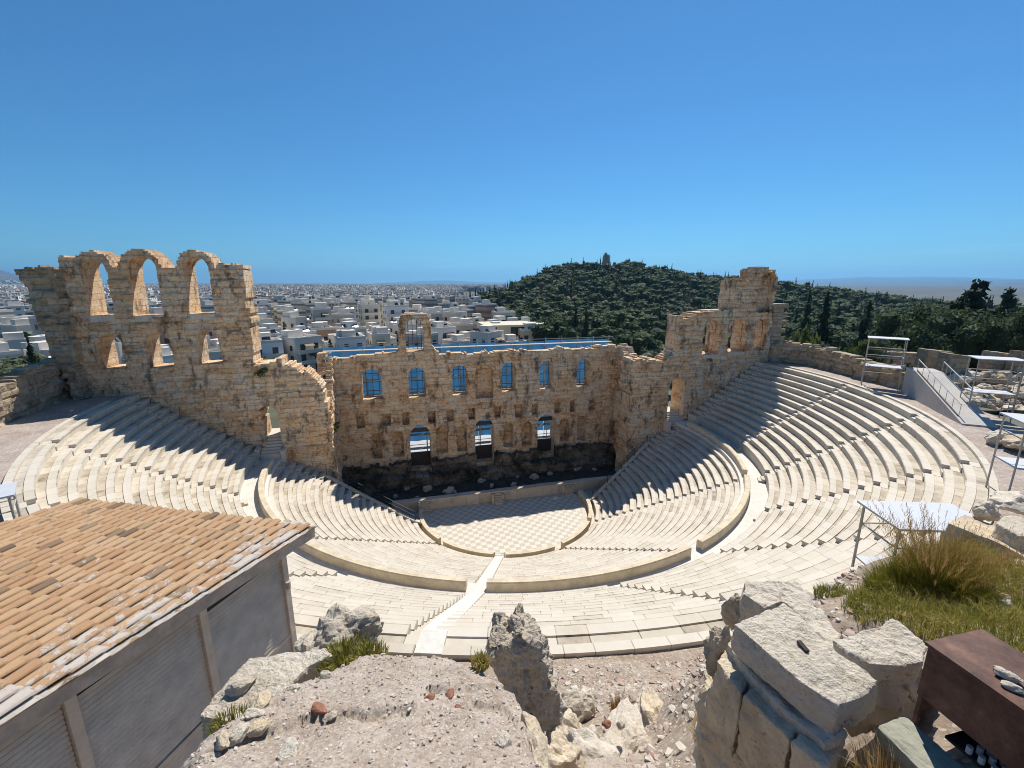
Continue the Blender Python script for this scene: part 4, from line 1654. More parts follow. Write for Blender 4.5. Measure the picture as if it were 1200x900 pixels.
COLW = ['greyish', 'off-white', 'sand-coloured', 'white', 'grey', 'cream', 'terracotta', 'whitewashed']
TSTOP = [.1, .28, .43, .56, .69, .82, .91, .98]
CITY, far = [], []
row, d = 0, 150.
while d < 7600:
    if d < 620:
        spw, spd = rng.uniform(8.5, 12), 14.5
    elif d < 1500:
        spw, spd = 13.5, 19.
    else:
        spw, spd = 16. + d * .004, 22. + d * .010
    az = -41. + rng.uniform(0, 2)
    order = 0
    while az < 19:
        a2 = az + rng.uniform(-.3, .3) * math.degrees(spw / d) * .4
        d2 = d + rng.uniform(-.22, .22) * spd
        az += math.degrees(spw / d) * rng.uniform(.9, 1.35)
        x_, y_ = CAM[0] + d2 * math.sin(D(a2)), CAM[1] + d2 * math.cos(D(a2))
        if np.hypot(x_, y_) < 78:
            continue
        if d2 > float(np.interp(a2, [-1, 2, 19], [9000, 5000, 4300])):
            continue
        if rng.uniform() < .06 or float(vnoise(x_ * .006, y_ * .006, 90)) > .83:
            continue
        z_ = float(ground(x_, y_))
        fl = int(rng.integers(2, 6)) if d2 > 190 else int(rng.integers(2, 4))
        h_ = fl * 3.1 + .9
        w_ = spw * rng.uniform(.55, .92) * (1.0 if d2 < 1600 else rng.uniform(.7, 1.1))
        dp = spd * rng.uniform(.42, .66)
        u_, v_, q_ = proj((x_, y_, z_ + h_))
        if u_ < -70 or hidden(u_, v_) or (az > 4.5 and 300 < d2 < 900 and u_ > 600 and v_ < 372):
            continue
        # keep the wooded hill free
        if u_ > 540 and d2 > float(np.interp(u_, [540, 575, 610, 645], [330, 245, 205, 180])) and d2 < 1500:
            continue
        order += 1
        rot = -D(a2) * .6 + rng.choice([-.28, .12, .35]) + (0 if vnoise(x_ * .01, y_ * .01, 3) > .5 else .5)
        ti = int(rng.choice(8, p=[.09, .2, .09, .2, .12, .16, .04, .10]))
        rec = (x_, y_, z_ - 1, w_, dp, h_ + 1, rot, ti, fl, row, order, u_, d2)
        if len(CITY) < 285 and d2 < 640:
            CITY.append(rec)
        else:
            far.append(rec)
    row += 1
    d += spd * (1. if d < 620 else 1.02)
print('city', len(CITY), len(far))


def building(rec, detailed):
    x_, y_, z_, w_, dp, h_, rot, ti, fl, row, order, u_, d2 = rec
    feat = ['a small rooftop hut', 'a wide roof terrace', 'two rooftop huts', 'solar heaters on the roof'][int(rng.integers(4))]
    lb = f'{COLW[ti]} {["", "one", "two", "three", "four", "five", "six", "seven"][fl]}-storey block with {feat}'
    r = bpy.data.objects.new('apartment_block', None)
    COL.objects.link(r)
    r.location = (x_, y_, z_)
    r.rotation_euler = (0, 0, rot)
    tag(r, lb, 'building', 'flat-roofed city blocks', 'thing')
    V, F, T, UV = block_arrays(np.zeros(1), np.zeros(1), np.zeros(1), np.array([w_]), np.array([dp]), np.array([h_]), np.zeros(1), np.array([TSTOP[ti] + rng.uniform(-.04, .02)]))
    parts = []
    if not detailed:
        parts.append(link('walls', np_mesh('walls', V, F, 'facade', T, uv=UV), r))
    else:
        me = np_mesh('walls', V, F, 'facade', T, uv=np.full_like(UV, .05))
        parts.append(link('walls', me, r))
        # windows and balconies on the two faces that look at the theatre
        for face, ln, off in ((0, w_, -dp / 2), (1, dp, w_ / 2), (3, dp, -w_ / 2)):
            nb = max(1, int(ln / 3.4))
            bal = rng.uniform() < .65 and face == 0
            for f in range(fl):
                zf = 1 + f * 3.1
                for k in range(nb):
                    q = (k + .5) / nb * ln - ln / 2
                    mb = MB()
                    if face == 0:
                        mb.box((q, off - .03, zf + 1.55), (1.5, .12, 1.7 if not bal else 2.3))
                    else:
                        mb.box((off + (.03 if face == 1 else -.03), q, zf + 1.6), (.12, 1.3, 1.5))
                    parts.append(mb.build('window', 'dark_glass'))
                    parts[-1].parent = r
                if bal and f > 0:
                    mb = MB()
                    mb.box((0, off - .75, zf + .06), (ln * .96, 1.5, .16))
                    mb.box((0, off - 1.47, zf + .6), (ln * .96, .08, .95))
                    parts.append(mb.build('balcony', 'balcony_plaster'))
                    parts[-1].parent = r
                    if rng.uniform() < .55:
                        mb = MB()
                        q_ = rng.uniform(-.2, .2) * ln
                        mb.bar((q_, off - .1, zf + 2.75), (q_, off - 1.5, zf + 2.1), ln * rng.uniform(.3, .55), .06)
                        parts.append(mb.build('awning', ['awning_cloth', 'awning_green', 'awning_sand'][int(rng.integers(3))]))
                        parts[-1].parent = r
    mb = MB()
    for sgn in (-1, 1):
        mb.box((sgn * (w_ / 2 - .15), 0, h_ + .4), (.3, dp, .8))
        mb.box((0, sgn * (dp / 2 - .15), h_ + .4), (w_ - .62, .3, .8))
    parts.append(mb.build('roof_parapet', 'balcony_plaster'))
    parts[-1].parent = r
    for k in range(2 if 'two' in feat else 1):
        mb = MB()
        mb.box((rng.uniform(-.25, .25) * w_, rng.uniform(-.2, .25) * dp, h_ + 1.3), (rng.uniform(2.5, 4.5), rng.uniform(2.5, 4), 2.6))
        parts.append(mb.build('rooftop_hut', 'balcony_plaster'))
        parts[-1].parent = r
    if 'solar' in feat or rng.uniform() < .4:
        for k in range(3):
            mb = MB()
            q = (rng.uniform(-.35, .35) * w_, rng.uniform(-.35, .35) * dp)
            mb.box((q[0], q[1], h_ + .9), (1.6, 1.2, .1), 0, 0, M3=np.array(Matrix.Rotation(.7, 3, 'X')))
            mb.tube((q[0] - .7, q[1] + .55, h_ + 1.5), (q[0] + .7, q[1] + .55, h_ + 1.5), .25, 6)
            parts.append(mb.build('solar_heater', 'dark_glass'))
            parts[-1].parent = r
    BLD.append((r, parts, row, u_))
    return r


BLD = []
CITY.sort(key=lambda q: q[-1])
for i, rec in enumerate(CITY):
    building(rec, i < 85)
A = np.array([q[:8] for q in far])
V, F, T, UV = block_arrays(A[:, 0], A[:, 1], A[:, 2], A[:, 3], A[:, 4], A[:, 5], A[:, 6], np.array(TSTOP)[A[:, 7].astype(int)] + rng.uniform(-.045, .02, len(A)))
# rooftop huts of the far blocks
V2, F2, T2, UV2 = block_arrays(A[:, 0] + rng.uniform(-3, 3, len(A)), A[:, 1] + rng.uniform(-3, 3, len(A)), A[:, 2] + A[:, 5] - .02, A[:, 3] * .3, A[:, 4] * .35, np.full(len(A), 2.8), A[:, 6], np.full(len(A), .6))
o = link('distant_city', np_mesh('distant_city', np.r_[V, V2], np.r_[F, F2 + len(V)], 'facade', np.r_[T, T2], uv=np.r_[UV, UV2]))
tag(o, 'mass of pale flat-roofed city blocks spreading to the horizon', 'city', kind='stuff')
# street trees between the blocks
for k in range(80):
    c = CITY[int(rng.integers(len(CITY)))]
    x_, y_ = c[0] + rng.uniform(-1, 1) * 12, c[1] - rng.uniform(8, 14)
    kd = ['olive', 'pine', 'cypress'][int(rng.integers(3))]
    tree(KN[kd], kd, int(rng.integers(4)), (x_, y_, float(ground(x_, y_))), rng.uniform(.7, 1.1), 0,
         {'olive': 'grey-green street tree between city blocks', 'pine': 'dark rounded street tree between city blocks', 'cypress': 'slim dark cypress between city blocks'}[kd], 'street trees in the city, ' + KN[kd])
p = at(333, 380, 150)
tree('cypress_tree', 'cypress', 1, (p[0], p[1], float(ground(p[0], p[1]))), 1.4, 0, 'tall dark cypress in the city just right of the three-arched tower', None, 500, (p[2] - float(ground(p[0], p[1]))) / 12)
p = at(386, 398, 125)
tree('cypress_tree', 'cypress', 3, (p[0], p[1], float(ground(p[0], p[1]))), 1.5, 0, 'round-topped cypress beside the left end of the blue netting', None, 500, (p[2] - float(ground(p[0], p[1]))) / 12)

# round-fronted cream building below the hill
p = at(612, 384, 168)
g = float(ground(p[0], p[1])) - 2
root = empty('round_building', (p[0], p[1], g), 'cream building with a curved glazed front and overhanging flat roofs below the hill', 'building')
simple('cream_plaster', (.60, .53, .40), .85)


def half_round(cx, cy, R, L, z0, z1, mb, k=14):
    pts = [(cx - L, cy - R)] + [(cx + R * math.cos(q), cy + R * math.sin(q)) for q in np.linspace(-PI / 2, PI / 2, k)] + [(cx - L, cy + R)]
    mb.prism(pts, z0, z1)


top_z = at(612, 378, 168)[2]
for k in range(3):
    zt = top_z - k * 4.0
    mb = MB()
    half_round(p[0], p[1], 8.2, 16, zt - .7, zt, mb)
    mb.build('roof_slab', 'cream_plaster', root)
    mb = MB()
    half_round(p[0] - .3, p[1], 7.2, 15, zt - 4.0, zt - .72, mb)
    mb.build('glazed_storey', 'dark_glass', root)
    for q in np.linspace(-PI / 2, PI / 2, 9):
        mb = MB()
        mb.box((p[0] + 7.5 * math.cos(q), p[1] + 7.5 * math.sin(q), zt - 2.4), (.4, .4, 3.3), q)
        mb.build('mullion', 'cream_plaster', root)
    mb = MB()
    mb.box((p[0] - 9, p[1] - 7.3, zt - 2.4), (5, .3, 3.2))
    mb.build('wall_panel', 'cream_plaster', root)
mb = MB()
half_round(p[0], p[1], 7, 15, g - 4, top_z - 12, mb)
mb.build('plinth', 'cream_plaster', root)

# ================================================================ SCAFFOLD AND BLUE NETTING BEHIND THE STAGE WALL
m, nt, b = new_mat('blue_net')
b.inputs['Base Color'].default_value = (.035, .13, .26, 1)
b.inputs['Roughness'].default_value = .7
tr = nd(nt, 'ShaderNodeBsdfTranslucent')
tr.inputs[0].default_value = (.045, .18, .36, 1)
mx = nd(nt, 'ShaderNodeMixShader')
mx.inputs[0].default_value = .5
nt.links.new(b.outputs[0], mx.inputs[1])
nt.links.new(tr.outputs[0], mx.inputs[2])
nt.links.new(mx.outputs[0], nt.nodes['Material Output'].inputs[0])
simple('steel_tube', (.42, .43, .44), .45, .5)
simple('plank', (.45, .40, .33), .9)
YS = 15.5
root = empty('scaffold', (0, YS, -2.6), 'scaffold wrapped in bright blue netting behind the stage wall', 'scaffold')
xl = on_y(379, 405, YS)[0]
xr_ = on_y(712, 402, YS)[0]
ztop = on_y(600, 400.5, YS)[2]
nb = 16
for k in range(nb):
    x0_, x1_ = xl + (xr_ - xl) * k / nb, xl + (xr_ - xl) * (k + 1) / nb
    if x0_ < on_y(455, 400, YS)[0] < x1_ and False:
        continue
    zz0 = ztop + rng.uniform(-.12, .1)
    gx = np.linspace(x0_ + .03, x1_ - .03, 6)
    gz = np.linspace(4.2, zz0, 14)
    X, Z = np.meshgrid(gx, gz, indexing='ij')
    Y = YS + .12 * np.sin((X - x0_) * 3 + Z * .8 + k)
    V = np.stack([X, Y, Z], -1).reshape(-1, 3) - OFF[root.name]
    i = np.arange(6 * 14).reshape(6, 14)
    F = np.stack([i[:-1, :-1], i[1:, :-1], i[1:, 1:], i[:-1, 1:]], -1).reshape(-1, 4)
    link('net_panel', np_mesh('net_panel', V, F, 'blue_net', smooth=True), root)
for k in range(nb + 1):
    mb = MB()
    x0_ = xl + (xr_ - xl) * k / nb
    mb.tube((x0_, YS - .35, -2.6), (x0_, YS - .35, ztop + .5), .06, 5)
    mb.tube((x0_, YS - 1.6, -2.6), (x0_, YS - 1.6, ztop - .6), .06, 5)
    mb.build('standard_pole', 'steel_tube', root)
for k, z in enumerate(np.arange(1.2, ztop, 2.1)):
    mb = MB()
    mb.tube((xl, YS - .42, z), (xr_, YS - .42, z), .05, 5)
    mb.tube((xl, YS - 1.66, z + .9), (xr_, YS - 1.66, z + .9), .05, 5)
    mb.build('ledger_pole', 'steel_tube', root)
    mb = MB()
    mb.box(((xl + xr_) / 2, YS - 1.0, z + .1), (xr_ - xl, .9, .07))
    mb.build('plank_deck', 'plank', root)
# pale sheeting and paving seen through the doors
simple('white_sheet', (.42, .42, .41), .7, 0, 1, .1, .2)
mb = MB()
mb.box((0, 13.2, -.9), (44, 4.6, .5))
mb.box((0, 27, -2.3), (60, 24, .12))
o = mb.build('service_yard_path', 'white_sheet')
tag(o, 'white paved service yard outside the stage doors', 'path', kind='structure')
# ================================================================ NEAR HILLSIDE
def rbf(P):
    P = np.asarray(P, float)
    n = len(P)
    def k(r2):
        return np.where(r2 > 0, r2 * np.log(np.maximum(r2, 1e-12)) * .5, 0)
    d2 = ((P[:, None, :2] - P[None, :, :2]) ** 2).sum(-1)
    A = np.zeros((n + 3, n + 3))
    A[:n, :n] = k(d2) + np.eye(n) * .02
    A[:n, n:] = np.c_[np.ones(n), P[:, :2]]
    A[n:, :n] = A[:n, n:].T
    w_ = np.linalg.solve(A, np.r_[P[:, 2], 0, 0, 0])

    def f(x, y):
        x, y = np.asarray(x, float), np.asarray(y, float)
        s = w_[n] + w_[n + 1] * x + w_[n + 2] * y
        for i in range(n):
            s = s + w_[i] * k((x - P[i, 0]) ** 2 + (y - P[i, 1]) ** 2)
        return s
    return f


cp = [on_z(u, v, 16.15) for u, v in ((560, 790), (650, 772), (740, 768), (830, 760), (880, 752))]
cp += [np.array(q) for q in ((-16, -37.5, 16.2), (-22, -35, 16.2), (-28, -31, 16.2), (-18, -41, 16.5), (-24, -40, 16.4), (-14.5, -40, 16.6), (-12.5, -41.5, 17.6),
                             (5, -38.8, 16.2), (10, -37.5, 16.2), (16, -35, 16.2), (20, -33.5, 16.2), (24, -32, 16.2), (-32, -36, 16.4), (-26, -48, 17.5))]
cp += [at(*q) for q in ((700, 800, 11.2), (700, 830, 8.9), (760, 850, 7.4), (700, 885, 6.2), (800, 885, 5.7), (640, 900, 5.4), (600, 870, 6.4), (820, 800, 9.5),
                        (960, 692, 7.4), (1000, 702, 6.4), (1100, 690, 6.0), (1100, 730, 5.0), (1200, 742, 4.4), (1000, 742, 5.3), (1180, 800, 3.7), (1050, 656, 8.4), (1000, 672, 8.6),
                        (1150, 642, 8.0), (1200, 652, 7.0), (1250, 700, 5.6), (1300, 760, 4.2), (900, 890, 4.3), (1000, 900, 3.5), (860, 870, 5.0), (1100, 900, 3.0), (930, 720, 6.2))]
for u, t, z in ((1040, 10.6, 18.6), (1040, 13, 16.4), (1120, 11, 18.8), (1120, 14, 16.4), (960, 10, 18.6), (960, 12.5, 16.3), (1190, 11, 19.2), (1190, 15, 16.4), (890, 8.6, 19.0), (890, 10.5, 17.2)):
    q = at(u, 660, t)
    cp.append(np.array([q[0], q[1], z]))
cp += [np.array((CAM[0], CAM[1], 22.)), np.array((CAM[0] - 2, CAM[1] + 1.5, 21.)), np.array((CAM[0] + 3, CAM[1] - 4, 23.5)), np.array((CAM[0] - 4, CAM[1] - 4, 22.)),
       np.array((CAM[0] + 10, CAM[1] - 5, 24.5)), np.array((CAM[0] + 18, CAM[1] - 2, 24.))]
FGZ = rbf(cp)


def fgz(x, y):
    x, y = np.asarray(x, float), np.asarray(y, float)
    z = FGZ(x, y)
    rough_ = .25 * (fbm(x * .9, y * .9, 12) - .5) + .13 * (fbm(x * 3, y * 3, 13) - .5) + .05 * (fbm(x * 11, y * 11, 14) - .5)
    R = np.hypot(x, y)
    k = np.clip((R - 38.6) / 2.5, .15, 1)
    z = np.maximum(z, 16.1) + rough_ * k
    z = np.where(R < 38.4, np.minimum(z, 16.14), z)
    z = z + .8 * np.clip((R - 52) / 8, 0, 3)
    return np.where(R < 38.02, 15.4, z)


m, nt, b = new_mat('rocky_soil')
b.inputs['Roughness'].default_value = .95
b.inputs['Specular IOR Level'].default_value = .15
f1 = tex(nt, 1.1, 8, .7, 'World')
f2 = tex(nt, 9, 8, .72, 'World')
cA = ramp(nt, mth(nt, 'MULTIPLY_ADD', f2, .55, mth(nt, 'MULTIPLY', f1, .45)), [(.34, (.17, .125, .09)), (.46, (.29, .225, .17)), (.56, (.38, .315, .25)), (.7, (.50, .44, .37))])
v_ = nd(nt, 'ShaderNodeTexVoronoi')
v_.inputs['Scale'].default_value = 13
v_.inputs['Randomness'].default_value = 1
nt.links.new(coords(nt, 'World'), v_.inputs['Vector'])
sp = nd(nt, 'ShaderNodeSeparateColor')
nt.links.new(v_.outputs['Color'], sp.inputs[0])
chip = mth(nt, 'MULTIPLY', mth(nt, 'LESS_THAN', v_.outputs['Distance'], .36), mth(nt, 'GREATER_THAN', sp.outputs[0], .62))
cA = mix(nt, mth(nt, 'MULTIPLY', chip, .75), cA, ramp(nt, sp.outputs[1], [(0, (.50, .45, .38)), (.6, (.60, .55, .48)), (.85, (.40, .26, .18)), (1, (.55, .47, .42))]))
nt.links.new(cA, b.inputs['Base Color'])
bump(nt, b, mth(nt, 'ADD', mth(nt, 'MULTIPLY', f2, 1.), mth(nt, 'MULTIPLY', chip, .35)), .8, .05)

xs_, ys_ = np.arange(-34, 16, .14), np.arange(-62, -30, .14)
X, Y = np.meshgrid(xs_, ys_, indexing='ij')
Z = fgz(X, Y)
R_ = np.hypot(X, Y)
V = np.stack([X, Y, Z], -1).reshape(-1, 3)
i = np.arange(X.size).reshape(X.shape)
F = np.stack([i[:-1, :-1], i[1:, :-1], i[1:, 1:], i[:-1, 1:]], -1).reshape(-1, 4)
keep = (R_[:-1, :-1] > 37.85).ravel()
o = link('hillside_ground', np_mesh('hillside_ground', V, F[keep], 'rocky_soil', smooth=True))
tag(o, 'steep stony hillside rising from the rim of the seats to the viewpoint', 'ground', kind='structure')

# ================================================================ NEAR LEDGE (lime-mortar crust)
m, nt, b = new_mat('mortar_crust')
b.inputs['Roughness'].default_value = .95
b.inputs['Specular IOR Level'].default_value = .15
f1 = tex(nt, 3.2, 8, .68, 'World')
f2 = tex(nt, 38, 8, .75, 'World')
cA = ramp(nt, mth(nt, 'MULTIPLY_ADD', f2, .7, mth(nt, 'MULTIPLY', f1, .35)), [(.36, (.17, .13, .10)), (.47, (.30, .245, .195)), (.56, (.40, .335, .275)), (.7, (.54, .475, .405))])
v_ = nd(nt, 'ShaderNodeTexVoronoi')
v_.inputs['Scale'].default_value = 55
nt.links.new(coords(nt, 'World'), v_.inputs['Vector'])
sp = nd(nt, 'ShaderNodeSeparateColor')
nt.links.new(v_.outputs['Color'], sp.inputs[0])
chip = mth(nt, 'MULTIPLY', mth(nt, 'LESS_THAN', v_.outputs['Distance'], .38), mth(nt, 'GREATER_THAN', sp.outputs[0], .55))
cA = mix(nt, mth(nt, 'MULTIPLY', chip, .7), cA, ramp(nt, sp.outputs[1], [(0, (.26, .23, .21)), (.3, (.50, .45, .39)), (.6, (.60, .56, .50)), (.85, (.36, .22, .15)), (1, (.46, .40, .37))]))
nt.links.new(cA, b.inputs['Base Color'])
bump(nt, b, mth(nt, 'ADD', f2, mth(nt, 'MULTIPLY', chip, .5)), .7, .012)

lc = [at(*q) for q in ((450, 905, 2.02), (250, 905, 2.12), (640, 905, 2.02), (300, 832, 2.62), (400, 797, 2.95), (470, 782, 3.1), (560, 786, 3.05), (620, 832, 2.6), (240, 880, 2.28), (430, 850, 2.45), (520, 850, 2.42))]
lc += [np.array((CAM[0] - .6, CAM[1] - 1., 24.9)), np.array((CAM[0] + .6, CAM[1] - 1., 24.9))]
LZ = rbf(lc)
poly = [at(*q)[:2] for q in ((205, 905, 2.15), (226, 880, 2.3), (258, 852, 2.5), (300, 830, 2.7), (335, 806, 2.88), (382, 784, 3.07), (440, 768, 3.28), (520, 770, 3.26), (562, 780, 3.15), (600, 806, 2.85), (628, 850, 2.45), (636, 905, 2.05))]
fwd2 = FW[:2] / np.hypot(*FW[:2])
poly += [CAM[:2] + RT[:2] * .5 - fwd2 * 2, CAM[:2] - RT[:2] * 1.3 - fwd2 * 2]
poly = np.array(poly)


def poly_sd(x, y, P):
    """positive inside"""
    d = np.full(x.shape, 1e9)
    ins = np.zeros(x.shape, bool)
    n = len(P)
    for i in range(n):
        a_, b_ = P[i], P[(i + 1) % n]
        e = b_ - a_
        t = np.clip(((x - a_[0]) * e[0] + (y - a_[1]) * e[1]) / (e @ e), 0, 1)
        d = np.minimum(d, np.hypot(x - a_[0] - t * e[0], y - a_[1] - t * e[1]))
        c = ((a_[1] > y) != (b_[1] > y)) & (x < e[0] * (y - a_[1]) / (e[1] if abs(e[1]) > 1e-9 else 1e-9) + a_[0])
        ins ^= c
    return np.where(ins, d, -d)


def ledge_z(x, y):
    z = LZ(x, y)
    q = CAM + 0
    sd_ = poly_sd(x, y, poly) + .10 * (fbm(x * 4, y * 4, 31) - .5) + .05 * (fbm(x * 14, y * 14, 32) - .5)
    P = np.stack([x, y, z], -1) - CAM
    dep = P @ FW
    u = PPX + FPX * (P @ RT) / dep
    v = PPY - FPX * (P @ UP) / dep
    line = np.interp(u, [200, 300, 400, 440, 475, 500, 520, 560, 580, 605, 640], [900, 860, 838, 834, 833, 818, 813, 806, 803, 790, 770]) + 16 * (fbm(x * 6, y * 6, 33) - .5) + 9 * (fbm(x * 30, y * 30, 34) - .5)
    z = z + .03 * sm((line - v) / 2.5 + .5) * (dep > .5) - .03 * np.exp(-((v - line - 2) / 3) ** 2) * (vnoise(x * 6, y * 6, 39) > .35) * (dep > .5)
    l2 = np.interp(u, [540, 552, 565, 585, 600, 640], [800, 822, 830, 826, 840, 880])
    z = z - .045 * np.exp(-((v - l2) / 3) ** 2) * (u > 548) * (dep > .5)
    z = z + .05 * (fbm(x * 2.2, y * 2.2, 35) - .5) + .05 * (fbm(x * 9, y * 9, 36) - .5) + .02 * (fbm(x * 34, y * 34, 37) - .5)
    drop = np.clip(-sd_, 0, 3)
    z = z - np.minimum(drop * 3.2, 2.6) - .05 * np.exp(-(np.clip(sd_, 0, 1) / .05) ** 2)
    return z


xs_ = np.arange(CAM[0] - 2.6, CAM[0] + 2.4, .022)
ys_ = np.arange(CAM[1] - 1.6, CAM[1] + 3.9, .022)
X, Y = np.meshgrid(xs_, ys_, indexing='ij')
o = link('ledge_ground', grid_mesh('ledge_ground', X, Y, ledge_z(X, Y), 'mortar_crust'))
tag(o, 'cracked pebbly crust of old mortar on the ledge at the viewpoint', 'ground', kind='structure')

# ================================================================ ROCKS
stone_mat('limestone', [(.02, (.36, .28, .20)), (.28, (.56, .48, .37)), (.5, (.67, .59, .475)), (1., (.72, .66, .56))],
          [(.52, .70, (.42, .33, .23), .55), (.60, .74, (.20, .155, .11), .55)], 2.4, 16, 1., .03, .6)
stone_mat('grey_rock', [(.02, (.28, .235, .175)), (.3, (.46, .395, .30)), (.6, (.58, .505, .40)), (1., (.66, .60, .50))],
          [(.50, .66, (.20, .175, .15), .7), (.58, .74, (.50, .38, .20), .5)], 2.2, 10, 1., .035, .5)
stone_mat('tan_rock', [(.02, (.34, .25, .155)), (.3, (.54, .425, .285)), (.6, (.63, .525, .38)), (1., (.68, .60, .47))],
          [(.52, .68, (.30, .25, .19), .6), (.6, .76, (.17, .13, .09), .5)], 1.8, 8, .9, .035, .5)
simple('red_stone', (.27, .12, .075), .9, 0, 14, .35, .4)


def rough(bm, edge, amp, sm_it, seed, scale=2.2, pits=.0):
    bmesh.ops.triangulate(bm, faces=bm.faces[:])
    for _ in range(7):
        es = [e for e in bm.edges if e.calc_length() > edge]
        if not es:
            break
        bmesh.ops.subdivide_edges(bm, edges=es, cuts=1)
        bmesh.ops.triangulate(bm, faces=[f for f in bm.faces if len(f.verts) > 3])
    for _ in range(sm_it):
        bmesh.ops.smooth_vert(bm, verts=bm.verts[:], factor=.5, use_axis_x=True, use_axis_y=True, use_axis_z=True)
    bm.normal_update()
    o_ = Vector((seed * 3.7, seed * 1.9, seed * .7))
    for v in bm.verts:
        p = v.co * scale + o_
        h = noise.fractal(p, .9, 2.1, 5) + .5 * (noise.ridged_multi_fractal(p * .8, .9, 2.1, 4, 1., 2.) - 1.2) * .5
        q = noise.noise(v.co * 9 + o_)
        w_ = noise.fractal(v.co * 26 + o_, .8, 2.2, 3) * min(.0075, edge * .3)
        v.co += v.normal * (amp * h + w_ - (pits * max(0, q - .25)))
    bm.normal_update()


def finish(bm, name, mat, loc, label, cat, group=None, smooth=False, root=None):
    me = bpy.data.meshes.new(name)
    bmesh.ops.recalc_face_normals(bm, faces=bm.faces[:])
    for v in bm.verts:
        v.co -= Vector(tuple(loc))
    bm.to_mesh(me)
    bm.free()
    a = me.attributes.new('tint', 'FLOAT', 'FACE')
    a.data.foreach_set('value', np.full(len(me.polygons), float(rng.uniform(.35, .75)), np.float32))
    if smooth:
        me.polygons.foreach_set('use_smooth', np.ones(len(me.polygons), bool))
    me.materials.append(MATS[mat])
    o = link(name, me, None, loc)
    tag(o, label, cat, group, 'thing')
    return o


def slab(name, top, thick, mat, label, cat, edge=.05, amp=.02, sm_it=2, seed=1, flare=.04, group=None, pits=.02, down=(0, 0, -1), scale=2.2):
    top = [np.asarray(p, float) for p in top]
    c = sum(top) / len(top)
    dn = np.asarray(down, float)
    bot = [c + (p - c) * (1 + flare) + dn * thick for p in top]
    bm = bmesh.new()
    a_ = [bm.verts.new(tuple(p)) for p in top]
    b_ = [bm.verts.new(tuple(p)) for p in bot]
    n = len(top)
    bm.faces.new(a_)
    bm.faces.new(b_[::-1])
    for i in range(n):
        bm.faces.new((a_[i], b_[i], b_[(i + 1) % n], a_[(i + 1) % n]))
    bmesh.ops.recalc_face_normals(bm, faces=bm.faces[:])
    rough(bm, edge, amp, sm_it, seed, scale, pits)
    loc = c + dn * thick
    return finish(bm, name, mat, loc, label, cat, group)


def blob(name, c, r, mat, label, cat, seed=1, amp=.18, sub=4, rot=0., group=None, scale=None, squash=True):
    bm = bmesh.new()
    bmesh.ops.create_icosphere(bm, subdivisions=sub, radius=1)
    o_ = Vector((seed * 5.1, seed * 2.3, seed * 1.7))
    for v in bm.verts:
        p = v.co.copy()
        # a few flat broken faces
        for k in range(7):
            nrm = Vector((noise.noise(o_ + Vector((k, 0, 0)) * 3.3), noise.noise(o_ + Vector((0, k, 0)) * 3.3 + Vector((9, 0, 0))), noise.noise(o_ + Vector((0, 0, k)) * 3.3 + Vector((0, 9, 0)))))
            if nrm.length > .01:
                nrm.normalize()
                dd = p.dot(nrm) - .68
                if dd > 0:
                    p -= nrm * dd * .9
        h = noise.fractal(p * 1.9 + o_, .9, 2.1, 5)
        v.co = p * (1 + amp * h)
    c_, s_ = math.cos(rot), math.sin(rot)
    for v in bm.verts:
        x_, y_, z_ = v.co.x * r[0], v.co.y * r[1], v.co.z * r[2]
        v.co = Vector((x_ * c_ - y_ * s_ + c[0], x_ * s_ + y_ * c_ + c[1], z_ + c[2]))
    loc = np.array(c) - np.array([0, 0, r[2] * .6])
    return finish(bm, name, mat, loc, label, cat, group)


def P(u, v, z):
    return on_z(u, v, z)


# --- pale slab by the shed
slab('limestone_slab', [P(u, v, 24.02) for u, v in ((234, 839), (262, 803), (290, 770), (335, 765), (381, 759), (390, 768), (362, 780), (346, 795), (322, 822), (300, 838), (267, 846))],
     .42, 'limestone', 'large pale limestone slab lying beside the wooden shed', 'stone slab', .028, .02, 1, 3, .03, None, .03, scale=3.5)
q = P(283, 808, 24.02)
blob('stone', q + [0, 0, .03], (.11, .06, .05), 'grey_rock', 'small grey stone lying alone on the pale limestone slab', 'stone', 11, .2, 3, .4)
# --- boulder above it
blob('boulder', at(404, 745, 4.05) + np.array([0, 0, -.02]), (.36, .26, .27), 'grey_rock', 'rugged grey boulder between the limestone slab and the seats', 'boulder', 5, .34, 5, .3)
blob('boulder', at(376, 752, 4.0) + np.array([0, 0, -.05]), (.22, .2, .14), 'grey_rock', 'low lumpy rock leaning against the left side of the rugged boulder', 'boulder', 6, .3, 4, 1.)


def crag(name, out, t0, thick, mat, label, seed, edge=.04, amp=.05, sm_it=2, scale=3.):
    """standing rock: the outline is given real depth along the view-away ground direction"""
    top = [at(u, v, t) if False else at(u, v, t0) for u, v in out]
    return slab(name, top, thick, mat, label, 'rock', edge, amp, sm_it, seed, -.15, None, .03, np.r_[fwd2, 0], scale)


crag('rock_spike', [(573, 780), (574, 758), (584, 752), (594, 757), (601, 744), (610, 741), (617, 752), (630, 762), (640, 782), (648, 802), (661, 828), (657, 850), (650, 862), (644, 872), (622, 836), (640, 905), (618, 905), (604, 850), (594, 812), (584, 796)],
     3.5, .42, 'grey_rock', 'upright craggy grey rock at the edge of the mortar ledge', 8, .022, .075, 1, 6.)
slab('rock', [at(u, v, t) for u, v, t in ((612, 830, 2.55), (630, 835, 2.6), (640, 862, 2.6), (646, 905, 2.3), (628, 910, 2.2), (622, 870, 2.35))], .9, 'tan_rock', 'tan broken rock face below the craggy upright rock', 'rock', .05, .03, 2, 9)
